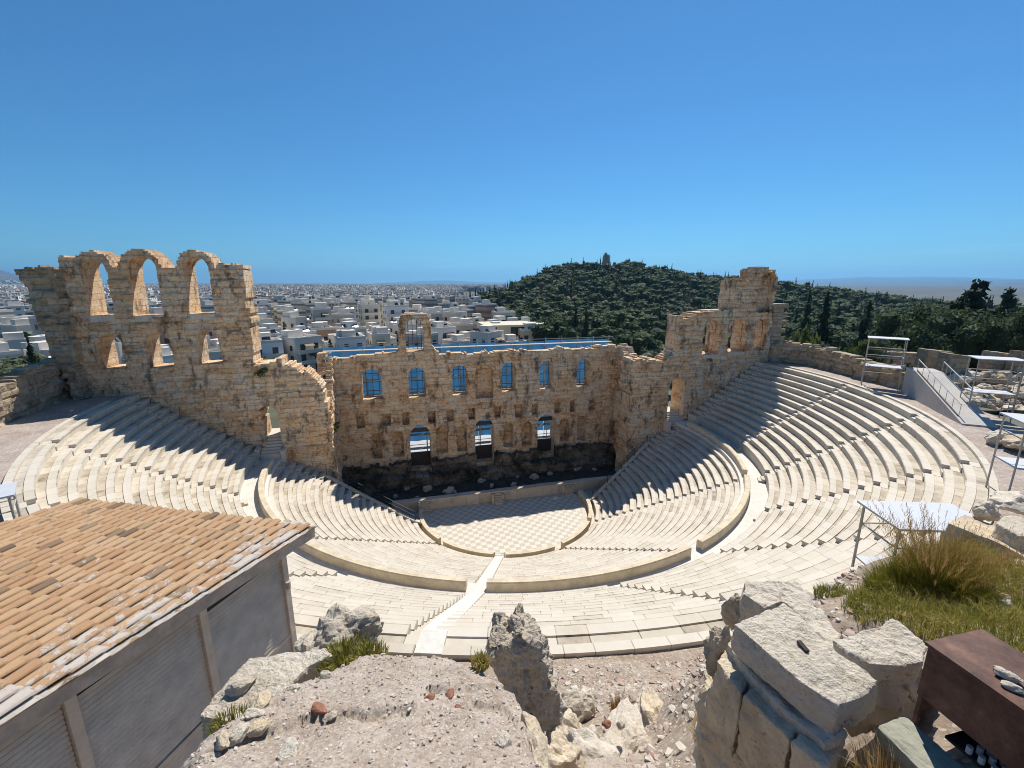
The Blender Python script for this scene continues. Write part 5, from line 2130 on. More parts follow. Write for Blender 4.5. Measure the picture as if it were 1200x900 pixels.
# --- rocks on the slope below
ROCKS = [(672, 828, 8.2, .42, .3, .3, 'grey_rock', 'round pitted grey boulder on the slope right of the craggy rock'),
         (687, 815, 8.9, .2, .16, .14, 'limestone', 'small white block resting on the round pitted boulder'),
         (662, 858, 6.4, .42, .3, .3, 'tan_rock', 'yellowish lumpy rock at the foot of the craggy rock'),
         (735, 861, 6.5, .60, .32, .20, 'limestone', 'broad flat pale boulder carrying two small stones on the slope'),
         (765, 838, 7.5, .55, .26, .24, 'tan_rock', 'long tan boulder behind the flat pale boulder'),
         (795, 818, 8.3, .20, .2, .34, 'tan_rock', 'upright tan rock beside the stacked blocks'),
         (800, 838, 7.2, .14, .12, .22, 'limestone', 'little white upright stone in front of the stacked blocks'),
         (690, 880, 5.8, .40, .3, .18, 'limestone', 'cream rock low on the slope under the flat boulder'),
         (655, 885, 5.2, .26, .3, .30, 'tan_rock', 'tan rock wedged beside the ledge'),
         (660, 750, 13.5, .3, .2, .12, 'limestone', 'flat white slab piece at the rim below the seats')]
for k, (u, v, t, rx, ry, rz_, mt, lb) in enumerate(ROCKS[:-1]):
    c = at(u, v, t)
    blob('boulder', c - np.array([0, 0, rz_ * .35]), (rx, ry, rz_), mt, lb, 'boulder', 20 + k, .28, 4, .3 * k)
for k, (u, v, mt, lb) in enumerate(((711, 849, 'red_stone', 'small reddish stone on the flat pale boulder'), (728, 851, 'grey_rock', 'small grey stone on the flat pale boulder'))):
    c = at(u, v, 6.35)
    blob('stone', c + np.array([0, 0, .02]), (.07, .06, .06), mt, lb, 'stone', 40 + k, .2, 3)

# --- stacked ancient blocks, right of centre
ZT = 24.02
slab('flagstone', [P(861, 731, ZT), P(890, 718, ZT), P(919, 707, ZT), P(950, 735, ZT - .01), P(983, 763, ZT - .02), P(1010, 782, ZT - .04), P(1031, 797, ZT - .06), P(1012, 815, ZT - .08), P(981, 826, ZT - .06), P(940, 800, ZT - .02), P(900, 765, ZT)],
     .27, 'limestone', 'long weathered ancient block with a slot cut in its top', 'stone block', .022, .022, 2, 51, .02, None, .02, scale=4.)
qa, qb = P(936, 752, ZT), P(946, 764, ZT)
mb = MB()
mb.bar(qa + [0, 0, .004], qb + [0, 0, .004], .035, .02)
simple('slot_shadow', (.05, .04, .03), 1.)
slot = mb.build('clamp_slot', 'slot_shadow', bpy.data.objects['flagstone'])
slot.location = (0, 0, 0)
slot.data.transform(Matrix.Translation(-Vector(bpy.data.objects['flagstone'].location)))
slab('stone_block', [P(872, 680, 23.75), P(905, 679, 23.75), P(934, 681, 23.7), P(960, 712, 23.7), P(986, 742, 23.7), P(978, 762, 23.7), P(950, 735, 23.7), P(919, 704, 23.75), P(896, 712, 23.75), P(870, 694, 23.75)],
     .42, 'limestone', 'rough pale block behind the slotted flagstone, nearest the seats', 'stone block', .03, .04, 2, 52, .0, None, .05, scale=3.5)
slab('stone_block', [P(976, 750, 23.98), P(1012, 737, 23.98), P(1046, 727, 23.98), P(1070, 742, 23.98), P(1088, 757, 23.98), P(1080, 775, 23.96), P(1062, 780, 23.96), P(1022, 778, 23.96), P(995, 765, 23.98)],
     .40, 'limestone', 'pitted block between the slotted flagstone and the rusty cabinet', 'stone block', .025, .035, 2, 53, -.02, None, .05, scale=3.5)
slab('stone_block', [P(850, 752, 23.7), P(866, 740, 23.7), P(905, 780, 23.7), P(945, 815, 23.7), P(992, 858, 23.7), P(968, 872, 23.7), P(925, 838, 23.7), P(880, 790, 23.7)],
     .45, 'limestone', 'narrow course stone in the shadow below the slotted flagstone', 'stone block', .03, .025, 2, 54, .0, scale=3.)
zl = 23.62
slab('stone_block', [P(850, 758, zl), P(880, 792, zl), P(868, 812, zl), P(838, 772, zl)], .7, 'tan_rock', 'upper left face stone of the stacked wall end', 'stone block', .03, .035, 2, 55, scale=3.)
slab('stone_block', [P(886, 800, zl), P(940, 850, zl), P(925, 868, zl), P(873, 815, zl)], .6, 'tan_rock', 'long face stone in the middle of the stacked wall end', 'stone block', .03, .035, 2, 56, scale=3.)
slab('stone_block', [P(945, 852, zl), P(985, 880, zl), P(965, 900, zl), P(930, 870, zl)], .6, 'tan_rock', 'lowest face stone of the stacked wall end beside dry grass', 'stone block', .03, .035, 2, 57, scale=3.)
slab('stone_block', [P(836, 776, 23.1), P(866, 816, 23.1), P(920, 872, 23.1), P(900, 900, 23.1), P(850, 850, 23.1), P(824, 800, 23.1)], .9, 'tan_rock', 'broad lower footing stone of the stacked wall end', 'stone block', .035, .09, 2, 58, scale=3.)
blob('boulder', P(843, 768, 23.42), (.15, .14, .28), 'grey_rock', 'lumpy grey stone crowning the outer corner of the stacked blocks', 'boulder', 59, .35, 4)
blob('boulder', P(862, 718, 23.3), (.12, .12, .2), 'grey_rock', 'small grey stone tucked between the rough pale block and the seats', 'boulder', 60, .3, 4)
blob('boulder', P(1010, 815, 23.55), (.3, .24, .28), 'tan_rock', 'lumpy support stone under the near end of the slotted flagstone', 'boulder', 61, .3, 4)
blob('boulder', P(1030, 820, 23.5), (.28, .22, .24), 'grey_rock', 'shaded lumpy stone between the blocks and the rusty cabinet', 'boulder', 62, .3, 4)
blob('boulder', P(1060, 800, 23.6), (.25, .2, .25), 'tan_rock', 'shaded stone under the pitted block', 'boulder', 66, .3, 4)

# --- rocks at the right edge
slab('stone_beam', [at(1110, 612, 7.6), at(1165, 634, 7.0), at(1215, 660, 6.5), at(1260, 650, 7.2), at(1200, 628, 7.8), at(1130, 602, 8.4)], .62, 'tan_rock', 'long buried beam of stone with a shaded flat side, behind the tall grass', 'stone beam', .07, .02, 1, 63, .0)
blob('boulder', at(1156, 600, 8.3), (.26, .2, .2), 'limestone', 'rounded pale boulder on top of the long stone beam', 'boulder', 64, .25, 4)
slab('stone_block', [at(1166, 612, 7.2), at(1180, 603, 7.6), at(1225, 608, 7.4), at(1230, 630, 6.9), at(1195, 628, 6.8)], .30, 'limestone', 'white-topped block at the right edge above the stone beam', 'stone block', .06, .03, 2, 65)
slab('edging_stone', [at(1124, 676, 6.1), at(1130, 672, 6.15), at(1186, 700, 5.3), at(1184, 709, 5.2), at(1150, 692, 5.7)], .22, 'limestone', 'narrow pale edging stone half buried in the grass', 'edging stone', .05, .012, 1, 67)
blob('boulder', on_z(1173, 514, 16.5), (.95, .7, .55), 'limestone', 'pale flat-topped boulder on the rim path beside the canopy post', 'boulder', 68, .2, 4)
blob('boulder', on_z(1196, 520, 16.6), (.9, .8, .6), 'tan_rock', 'tan boulder at the right edge beside the canopy post', 'boulder', 69, .2, 4)
blob('boulder', on_z(1190, 590, 17.5), (.9, .7, .5), 'limestone', 'weathered boulder at the right edge below the canopy post', 'boulder', 69, .2, 4)

# loose stones on the ledge and the slope
LOOSE = [(504, 818, .05, 'red_stone', 'dark red chip on the mortar ledge, leftmost of three in a line'), (527, 814, .055, 'red_stone', 'dark red chip in the middle of the mortar ledge'),
         (537, 829, .035, 'red_stone', 'dark red chip on the mortar ledge nearest the craggy rock'), (452, 842, .07, 'tan_rock', 'orange-brown flake on the crack of the mortar ledge'),
         (356, 795, .10, 'limestone', 'cream flat stone at the upper left edge of the mortar ledge'), (343, 808, .06, 'limestone', 'bluish white round stone below the cream flat stone'),
         (306, 823, .10, 'tan_rock', 'yellowish flake below the limestone slab'), (298, 838, .08, 'limestone', 'long pale flake below the limestone slab'), (280, 862, .10, 'limestone', 'long thin white slab sliver at the lower left'),
         (375, 832, .08, 'red_stone', 'brick-red flat stone on the left of the ledge'), (386, 841, .06, 'limestone', 'cream stone just below the brick-red flat stone'), (338, 882, .10, 'limestone', 'flat cream stone near the bottom of the ledge'),
         (345, 790, .06, 'grey_rock', 'dark stone at the corner of the limestone slab'), (358, 778, .06, 'grey_rock', 'dark grey stone above the cream flat stone'), (382, 792, .06, 'grey_rock', 'grey stone beside the weeds'),
         (303, 855, .09, 'tan_rock', 'tan stone among the flakes at the lower left'), (262, 870, .08, 'tan_rock', 'tan flake at the foot of the limestone slab'), (470, 812, .03, 'limestone', 'white pebble near the middle of the ledge'),
         (590, 872, .09, 'limestone', 'bluish grey stone in the crack beside the craggy rock'), (246, 890, .08, 'limestone', 'pale chip at the lower left corner of the ledge')]
for k, (u, v, s, mt, lb) in enumerate(LOOSE):
    d_ = ray(u, v)
    t = 1.8
    for t in np.arange(1.6, 4, .01):
        p_ = CAM + d_ * t
        if p_[2] < float(ledge_z(np.array([p_[0]]), np.array([p_[1]]))[0]):
            break
    blob('stone', p_ + np.array([0, 0, s * .12]), (s * .75, s * .5, s * .3), mt, lb, 'stone', 80 + k, .25, 3, k * 1.3)
# gravel on the ledge and the slope: uncountable
GV, GF, GT, n = [], [], [], 0
def scatter(N, xr, yr, zf, s0, s1, ok):
    global n
    got = 0
    while got < N:
        x_, y_ = rng.uniform(*xr, N), rng.uniform(*yr, N)
        z_ = zf(x_, y_)
        k = ok(x_, y_, z_)
        for a_, b_, c_ in zip(x_[k], y_[k], z_[k]):
            s = s0 * (s1 / s0) ** (rng.uniform() ** 2.8)
            V = np.clip(ICO1[0] + rng.uniform(-.35, .35, ICO1[0].shape), -rng.uniform(.5, .9), rng.uniform(.5, .9)) * s * rng.uniform(.45, 1.2, 3) * np.array([1, 1, .6])
            q_ = rng.uniform(0, 6.28)
            V = np.c_[V[:, 0] * math.cos(q_) - V[:, 1] * math.sin(q_), V[:, 0] * math.sin(q_) + V[:, 1] * math.cos(q_), V[:, 2]]
            GV.append(V + (a_, b_, c_ + s * .2))
            GF.append(ICO1[1] + n)
            GT.append(np.full(len(ICO1[1]), rng.uniform()))
            n += len(V)
            got += 1
            if got >= N:
                break


def visible_box(x_, y_, z_):
    Q = np.stack([x_, y_, z_], -1) - CAM
    dep = Q @ FW
    u = PPX + FPX * (Q @ RT) / np.maximum(dep, .01)
    v = PPY - FPX * (Q @ UP) / np.maximum(dep, .01)
    return u, v, dep


def okl(x_, y_, z_):
    u, v, d_ = visible_box(x_, y_, z_)
    return (d_ > .5) & (u > 190) & (u < 660) & (v < 930) & (poly_sd(x_, y_, poly) > -.12)


scatter(4500, (CAM[0] - 2.2, CAM[0] + 1.6), (CAM[1] + .3, CAM[1] + 3.3), ledge_z, .003, .017, okl)


def oks(x_, y_, z_):
    u, v, d_ = visible_box(x_, y_, z_)
    return (d_ > 3.5) & (u > 590) & (u < 1010) & (v < 930) & (np.hypot(x_, y_) > 38.6)


scatter(5200, (-14, 0), (-45, -36), fgz, .015, .12, oks)
m, nt, b = new_mat('gravel_mix')
b.inputs['Roughness'].default_value = .9
nt.links.new(mix(nt, mth(nt, 'MULTIPLY', tex(nt, 20, 5, .7, 'World'), .5), ramp(nt, attr(nt), [(0, (.22, .18, .15)), (.2, (.40, .33, .27)), (.45, (.52, .46, .39)), (.7, (.62, .57, .50)), (.86, (.34, .20, .13)), (1, (.46, .42, .40))]), (.40, .33, .27)), b.inputs['Base Color'])
o = link('gravel', np_mesh('gravel', np.concatenate(GV), np.concatenate(GF), 'gravel_mix', np.concatenate(GT)))
tag(o, 'loose gravel and stone chips strewn over the ledge and slope', 'gravel', kind='stuff')

# ================================================================ WOODEN SHED WITH TILED ROOF
az = D(30.4)
eA = np.array([math.sin(az), math.cos(az), 0])                   # towards the theatre, down the roof
eB = np.array([math.cos(az), -math.sin(az), .061])                # along the eave, to the right, which stands a little higher
eB /= np.linalg.norm(eB)
ed = eA * math.cos(D(5)) + np.array([0, 0, -math.sin(D(5))])
TF = 12.6
Fc = at(366, 617, TF)                                            # far right roof corner
W_, L_ = 9.75, 13.5
stp = np.array([0, 0, 1.])
root = empty('wooden_shed', Fc - eB * 3 - ed * 5 - np.array([0, 0, 3.6]), 'grey timber shed with an old terracotta tile roof', 'shed')
m, nt, b = new_mat('terracotta')
b.inputs['Roughness'].default_value = .9
b.inputs['Specular IOR Level'].default_value = .2
t = attr(nt)
base = ramp(nt, t, [(0, (.47, .29, .155)), (.25, (.54, .36, .21)), (.45, (.50, .335, .195)), (.65, (.43, .25, .135)), (.80, (.49, .315, .175)), (.88, (.36, .26, .15)), (.93, (.21, .15, .10)), (1., (.10, .075, .055))])
f1 = tex(nt, 1.5, 8, .72, 'World')
f2 = tex(nt, 11, 8, .75, 'World')
mk = nd(nt, 'ShaderNodeMapRange')
mk.inputs['From Min'].default_value = .53
mk.inputs['From Max'].default_value = .63
nt.links.new(mth(nt, 'MULTIPLY_ADD', f2, .5, mth(nt, 'MULTIPLY', f1, .5)), mk.inputs[0])
base = mix(nt, mth(nt, 'MULTIPLY', mk.outputs[0], .72), base, (.19, .135, .09))
# lime mortar smears, most of them near the right verge
dv = nd(nt, 'ShaderNodeVectorMath', operation='DOT_PRODUCT')
dv.inputs[1].default_value = tuple(eB)
nt.links.new(coords(nt, 'World'), dv.inputs[0])
vr = nd(nt, 'ShaderNodeMapRange')
vr.inputs['From Min'].default_value = float(Fc @ eB) - 2.2
vr.inputs['From Max'].default_value = float(Fc @ eB) - .1
nt.links.new(dv.outputs['Value'], vr.inputs[0])
lm = mth(nt, 'GREATER_THAN', mth(nt, 'ADD', mth(nt, 'ADD', mth(nt, 'MULTIPLY', tex(nt, 1.9, 8, .75, 'World', stretch=(1, 1, 1), dist=.5), .75), mth(nt, 'MULTIPLY', f2, .3)), mth(nt, 'MULTIPLY', vr.outputs[0], .11)), .625)
base = mix(nt, mth(nt, 'MULTIPLY', lm, .8), base, (.60, .59, .56))
base = mix(nt, mth(nt, 'MULTIPLY', f2, .7), base, mix(nt, .6, base, (.30, .18, .10)))
nt.links.new(base, b.inputs['Base Color'])
bump(nt, b, mth(nt, 'ADD', f2, mth(nt, 'MULTIPLY', lm, .4)), .6, .02)
mb = MB()
NB = 29
pit = W_ / NB
TLEN, OVER = .47, .055
nrm = np.cross(eB, ed)
nrm = nrm if nrm[2] > 0 else -nrm
for i in range(NB):
    cb = -(i + .5) * pit
    wob = rng.uniform(-.012, .012)
    s = -rng.uniform(0, .06)
    while s > -L_:
        ln = TLEN * rng.uniform(.92, 1.08)
        tint = float(rng.uniform(0, .86)) if rng.uniform() > .07 else float(rng.uniform(.86, 1))
        for cover in (0, 1):
            r0 = pit * (.425 if cover else .50) * rng.uniform(.97, 1.03)
            r1 = r0 * .84
            off_ = 0 if cover else pit / 2
            vs = []
            tl = rng.uniform(-.016, .016)
            lift = rng.uniform(0, .012)
            for (sa, rr, up_) in ((s, r0, .040 + lift), (s - ln - .05, r1, .008)):
                for q in np.linspace(0, PI, 7):
                    x_ = math.cos(q) * rr
                    h_ = math.sin(q) * rr * .46
                    h_ = h_ if cover else -h_ * .5 + .01
                    vs.append(Fc + eB * (cb + off_ + x_ + wob + tl * (0 if sa == s else 1)) + ed * sa + nrm * (h_ + up_ + (.028 if cover else 0)))
            fs = [(k, k + 1, 8 + k, 7 + k) for k in range(6)]
            nv = len(vs)
            if cover:       # thickness of the lower lip
                for q in np.linspace(0, PI, 7):
                    vs.append(Fc + eB * (cb + off_ + math.cos(q) * (r0 - .018) + wob) + ed * (s - .004) + nrm * (math.sin(q) * (r0 - .018) * .46 + .040 + lift + .018))
                fs += [(k, nv + k, nv + k + 1, k + 1) for k in range(6)]
            mb.add(vs, fs, tint if cover else float(rng.choice([.3, .9, .97])))  # pans tinted dark at random, painting gap shadows between the covers
        s -= ln
mb.build('tile_roof', 'terracotta', root)
simple('grey_timber', (.40, .35, .295), .85, 0, 3, .25, .3, 'World')
simple('pale_timber', (.47, .42, .355), .8, 0, 2.2, .18, .3, 'World')
simple('panel_timber', (.68, .585, .455), .8, 0, 2.2, .15, .3, 'World')
simple('gap_shade', (.05, .045, .04), .9)
simple('ochre_panel', (.36, .26, .14), .85, 0, 2, .15, .2, 'World')
mb = MB()
a_ = Fc + eB * .02 + ed * .03 - nrm * .16
mb.bar(a_, a_ - ed * L_, .06, .30, upv=nrm)
mb.build('bargeboard', 'grey_timber', root)
mb = MB()
a_ = Fc + eB * .06 + ed * .06 - nrm * .005
mb.bar(a_, a_ - ed * L_, .14, .025, upv=nrm)
mb.build('edge_strip', 'grey_timber', root)
mb = MB()
a_ = Fc - eB * .32 - ed * .3 - nrm * .36
mb.bar(a_, a_ - ed * (L_ - .5), .14, .16, upv=nrm)
mb.build('wall_plate', 'pale_timber', root)
mb = MB()
a_ = Fc - eB * W_ / 2 - nrm * .07
mb.bar(a_ - eB * (W_ / 2 - .06) - ed * .1, a_ + eB * (W_ / 2 - .06) - ed * .1, .10, .12, upv=nrm)
mb.build('eave_board', 'grey_timber', root)
mb = MB()
mb.bar(Fc - eB * W_ / 2 - ed * .05 - nrm * .03, Fc - eB * W_ / 2 - ed * L_ - nrm * .03, W_ - .1, .03, upv=nrm)
mb.build('roof_deck', 'grey_timber', root)
ZG = 16.2
WO = Fc - eB * .36 - ed * .85
post_s = [0, 2.35, 4.75, 7.0, 9.6, 12.2]
for k, s in enumerate(post_s):
    p_ = WO - ed * s
    mb = MB()
    mb.box((p_[0], p_[1], (p_[2] - .42 + ZG - 1) / 2), (.17, .17, p_[2] - .42 - ZG + 1), -az)
    mb.build('post', 'pale_timber', root)
ztopw = lambda s: (WO - ed * s)[2] - .45
for k in range(len(post_s) - 1):
    s0, s1 = post_s[k] + .085, post_s[k + 1] - .085
    pan = MB()
    zb_ = ZG + .1
    if k < 3:
        nsl = int((ztopw(s0) - zb_) / .11)
        for j in range(nsl):
            z_ = zb_ + j * .11 + .05
            a_, c_ = WO - eA * s0, WO - eA * s1
            a_[2] = z_ + s0 * .02
            c_[2] = z_ + s1 * .02
            pan.bar(a_ - eB * .0, c_ - eB * .0, .014, .082, upv=np.array([0, 0, 1.]) * .80 + eB * -.6)
        a_, c_ = WO - eA * s0 - eB * .06, WO - eA * s1 - eB * .06
        a_[2] = c_[2] = (zb_ + ztopw(s0)) / 2
        pan.build('louvred_panel', 'panel_timber', root)
        pan = MB()
        pan.bar(a_, c_, .02, ztopw(s0) - zb_)
        pan.build('shade_backing', 'gap_shade', root)  # near-black sheet added so the slat gaps read as shade
    else:
        a_, c_ = WO - eA * s0 - eB * .03, WO - eA * s1 - eB * .03
        a_[2] = c_[2] = (zb_ + ztopw(s0)) / 2
        pan.bar(a_, c_, .04, ztopw(s0) - zb_ + .1)
        pan.build('wall_panel', 'ochre_panel', root)
    r_ = MB()
    a_, c_ = WO - eA * s0 + eB * .01, WO - eA * s1 + eB * .01
    a_[2] = c_[2] = ZG + .95
    r_.bar(a_, c_, .07, .11)
    r_.build('rail', 'pale_timber', root)
# front wall under the far eave and the other walls
mb = MB()
a_ = WO - eB * (W_ - .8)
c_ = WO.copy()
a_[2] = c_[2] = (ZG + ztopw(0)) / 2
mb.bar(a_, c_, .06, ztopw(0) - ZG)
a2_ = a_ - eA * 12.2
mb.bar(a_, a2_, .06, ztopw(0) - ZG)
mb.build('plank_wall', 'grey_timber', root)
mb = MB()
mb.tube(WO + eB * .1 + np.array([0, 0, -1.5]), WO + eB * .1 + np.array([0, 0, -1.3]), .07, 8)
mb.build('lamp_fitting', 'grey_timber', root)

# ================================================================ RUSTY CABINET
m, nt, b = new_mat('rusty_metal')
b.inputs['Roughness'].default_value = .6
b.inputs['Specular IOR Level'].default_value = .3
f1 = tex(nt, 5, 8, .72, 'World')
nt.links.new(ramp(nt, f1, [(.33, (.055, .024, .016)), (.47, (.105, .05, .034)), (.58, (.15, .075, .05)), (.72, (.25, .12, .07))]), b.inputs['Base Color'])
bump(nt, b, tex(nt, 40, 6, .7, 'World'), .25, .004)
ZC = 24.46
A_, B_, C_ = P(1089, 753.5, ZC), P(1121, 747, ZC), P(1201, 831, ZC)
ax = (C_ - A_) / np.linalg.norm(C_ - A_)
ay = np.array([-ax[1], ax[0], 0])
if (B_ - A_) @ ay < 0:
    ay = -ay
wd = .5
ln_ = 1.5
root = empty('rusty_cabinet', A_ + ax * ln_ / 2 - np.array([0, 0, .62]), 'rusty brown metal cabinet with an open underside at the edge of the grass', 'cabinet')
mb = MB()
mid = A_ + ax * ln_ / 2 + ay * wd / 2
mb.box(mid + [0, 0, -.012], (ln_ + .03, wd + .03, .024), math.atan2(ax[1], ax[0]))
mb.build('lid', 'rusty_metal', root)
rz_ = math.atan2(ax[1], ax[0])
HF = .40
mb = MB()
mb.box(A_ + ax * ln_ / 2 + ay * .008 + [0, 0, -HF / 2 - .024], (ln_, .016, HF), rz_)
mb.build('front_panel', 'rusty_metal', root)
mb = MB()
mb.box(A_ + ax * ln_ / 2 + ay * (wd - .008) + [0, 0, -.33], (ln_, .016, .6), rz_)
mb.build('back_panel', 'rusty_metal', root)
for q in (0.01, ln_ - .01):
    mb = MB()
    mb.box(A_ + ax * q + ay * wd / 2 + [0, 0, -.3], (.016, wd - .034, .55), rz_)
    mb.build('end_panel', 'rusty_metal', root)
mb = MB()
mb.tube(A_ + ax * .02 + ay * .02 + [0, 0, -.42], A_ + ax * .02 + ay * .02 + [0, 0, -.70], .018, 7)
mb.build('leg', 'rusty_metal', root)
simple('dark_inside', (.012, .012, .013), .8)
simple('cable_end', (.5, .5, .5), .5)
mb = MB()
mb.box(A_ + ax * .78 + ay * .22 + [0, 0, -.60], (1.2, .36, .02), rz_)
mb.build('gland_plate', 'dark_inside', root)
for k in range(13):
    mb = MB()
    c_ = A_ + ax * (.30 + .065 * (k % 5) + .02 * (k // 5)) + ay * (.06 + .06 * (k // 5)) + [0, 0, -.59]
    mb.tube(c_, c_ + [0, 0, .05], .018, 8)
    mb.build('cable_end', 'cable_end', root)
simple('green_concrete', (.29, .285, .22), .9, 0, 6, .15, .3, 'World')
slab('concrete_plate', [A_ + ax * q + ay * w_ + np.array([0, 0, -.66]) for q, w_ in ((-.04, .0), (-.02, -.28), (.9, -.34), (.95, .0))], .12, 'green_concrete', 'pale greenish concrete plate in front of the rusty cabinet', 'concrete plate', .06, .004, 1, 71, .0)
slab('concrete_plate', [A_ + ax * q + ay * w_ + np.array([0, 0, -.56]) for q, w_ in ((.62, .02), (.66, -.12), (1.1, -.12), (1.1, .02))], .1, 'green_concrete', 'small pale concrete piece beside the cable ends', 'concrete plate', .06, .004, 1, 72, .0)
for k, (u, v, s, mt, lb) in enumerate(((1172, 788, .045, 'tan_rock', 'tan pebble on the rusty cabinet, topmost of three'), (1178, 795, .07, 'limestone', 'white flat stone on the rusty cabinet'), (1186, 808, .055, 'grey_rock', 'brown-grey rounded stone on the rusty cabinet'))):
    p_ = P(u, v, ZC)
    blob('stone', p_ + np.array([0, 0, s * .35]), (s, s * .6, s * .42), mt, lb, 'stone', 95 + k, .15, 3, rz_ + .6)

# ================================================================ CANOPY STANDS, RAMP, RAILS
simple('white_canopy', (.50, .52, .55), .6, 0, 3, .05, 0, 'World')
simple('pale_steel', (.40, .385, .34), .6, .1)


def stand(base, rz, w, d, h, label, levels=(.5,), ladder=True, slope=.0):
    root = empty('canopy_stand', base, label, 'platform stand', None)
    c, s = math.cos(rz), math.sin(rz)
    ex, ey = np.array([c, s, 0]), np.array([-s, c, 0])
    base = np.asarray(base, float)
    cn = [base + ex * a_ * w / 2 + ey * b_ * d / 2 for a_, b_ in ((-1, -1), (1, -1), (1, 1), (-1, 1))]
    up = np.array([0, 0, 1.])
    for k, p_ in enumerate(cn):
        mb = MB()
        mb.tube(p_ - up * .3, p_ + up * (h - .05 + slope * (-1 if k in (0, 1) else 1)), .045, 6)
        mb.build('post', 'pale_steel', root)
    mb = MB()
    mb.box(base + up * (h + .03), (w + .3, d + .3, .07), M3=np.array([ex, ey * math.cos(slope * .6) + up * math.sin(slope * .6), up]).T)
    mb.build('canopy', 'white_canopy', root)
    for f in levels:
        mb = MB()
        mb.box(base + up * h * f, (w - .06, d - .06, .06), rz)
        mb.build('platform', 'white_canopy', root)
        for g in (.16, .28):
            if f > .4 and g < .2:
                continue
    for f in ((.25, .62, .78) if ladder else (.8,)):
        mb = MB()
        for k in range(4):
            mb.tube(cn[k] + up * h * f, cn[(k + 1) % 4] + up * h * f, .028, 5)
        mb.build('guard_rail', 'pale_steel', root)
    if ladder:
        mb = MB()
        for q in (.15, .5):
            p_ = cn[1] + ey * d * q + ex * .04
            mb.tube(p_, p_ + up * h * .93, .028, 5)
        for k in range(int(h / .42)):
            p_ = cn[1] + ex * .04 + up * (.35 + k * .42)
            mb.tube(p_ + ey * d * .15, p_ + ey * d * .5, .022, 5)
        mb.build('ladder', 'pale_steel', root)
    return root


b1 = on_z(1030, 452, 16.2)
t1 = (b1 - CAM) @ FW
h1 = at(1030, 395, t1)[2] - 16.2
stand(b1, D(-52), 3.0, 1.7, h1, 'tall white-roofed steel platform stand against the rim wall', (.42,))
b2 = on_z(1152, 486, 16.2)
t2 = (b2 - CAM) @ FW
h2 = at(1158, 418, t2)[2] - 16.2
stand(b2, D(-40), 2.7, 1.6, h2, 'white-roofed steel platform stand among rubble beside the concrete ramp', (.42,))
b3 = on_z(1178, 582, 16.2)
t3 = (b3 - CAM) @ FW
b3 = b3 + RT * 1.15
h3 = at(1190, 488, t3)[2] - 16.2
stand(b3, D(-38), 2.4, 1.8, h3, 'white canopy on a post cut off by the right edge', (.42,), False)
# the one whose roof shows just below, behind the tall grass
zc4 = 19.6
c4 = on_z(1085, 606, zc4)
stand((c4[0], c4[1], 16.2), D(-18), 2.7, 1.5, zc4 - 16.2, 'platform stand half hidden by the tall grass, seen from above its white roof', (.42,), False)
c5 = on_z(-36, 585, 19.2)
stand((c5[0], c5[1], 16.2), D(30), 2.0, 1.3, 3.0, 'white-topped stand cut off by the left edge beside the tiled roof', (.42,), False)

# concrete ramp stair with hand rails
stone_mat('concrete', [(0, (.40, .37, .33)), (.5, (.48, .45, .41)), (1, (.54, .51, .46))], [(.5, .75, (.35, .31, .27), .6)], .5, 3, .3, .02, 0)
r0, r1 = on_z(1127, 497, 16.15), on_z(1066, 464, 16.15)
rd = (r1 - r0) / np.linalg.norm(r1 - r0)
rn = np.array([rd[1], -rd[0], 0])
rn = rn if rn @ r0 > 0 else -rn
t_ = (r1 - CAM) @ FW
hr = at(1066, 433, t_)[2] - 16.15
Lr = np.linalg.norm(r1 - r0)
root = empty('ramp_stair', (r0 + r1) / 2, 'pale concrete ramp stair with metal handrails rising to the rim wall', 'ramp')
wdr = 2.1
mb = MB()
vs = []
for d_ in (0, wdr):
    vs += [r0 + rn * d_ - [0, 0, .3], r1 + rn * d_ - [0, 0, .3], r1 + rn * d_ + [0, 0, hr], r0 + rn * d_ + [0, 0, .05]]
mb.add(vs, [(0, 1, 2, 3), (7, 6, 5, 4), (3, 2, 6, 7), (1, 5, 6, 2), (0, 3, 7, 4)], [.5, .5, .8, .5, .5])
mb.add([r1 - [0, 0, .3], r1 + rd * 2 - [0, 0, .3], r1 + rd * 2 + [0, 0, hr], r1 + [0, 0, hr], r1 + rn * wdr - [0, 0, .3], r1 + rd * 2 + rn * wdr - [0, 0, .3], r1 + rd * 2 + rn * wdr + [0, 0, hr], r1 + rn * wdr + [0, 0, hr]],
       [(0, 1, 2, 3), (7, 6, 5, 4), (3, 2, 6, 7), (1, 5, 6, 2)], .6)
mb.build('ramp_body', 'concrete', root)
simple('rail_steel', (.55, .55, .53), .4, .5)
for d_, e0, e1 in ((.22, .12, 1.02), (wdr - .1, .42, 1.0)):
    mb = MB()
    q0, q1 = r0 + rn * d_ + rd * Lr * e0 + [0, 0, hr * e0 + 1.0], r0 + rn * d_ + rd * Lr * e1 + [0, 0, hr * e1 + 1.0]
    mb.tube(q0, q1, .045, 6)
    for k in range(8):
        f = k / 7
        a_ = q0 + (q1 - q0) * f
        mb.tube(a_, a_ - [0, 0, 1.05], .022, 5)
    mb.build('handrail', 'rail_steel', root)
mb = MB()
q0, q1 = r0 + rn * .16 + rd * Lr * .12 + [0, 0, hr * .12 + .06], r0 + rn * .16 + rd * Lr + [0, 0, hr + .06]
mb.bar(q0, q1, .07, .1)
mb.build('base_rail', 'iron', root)
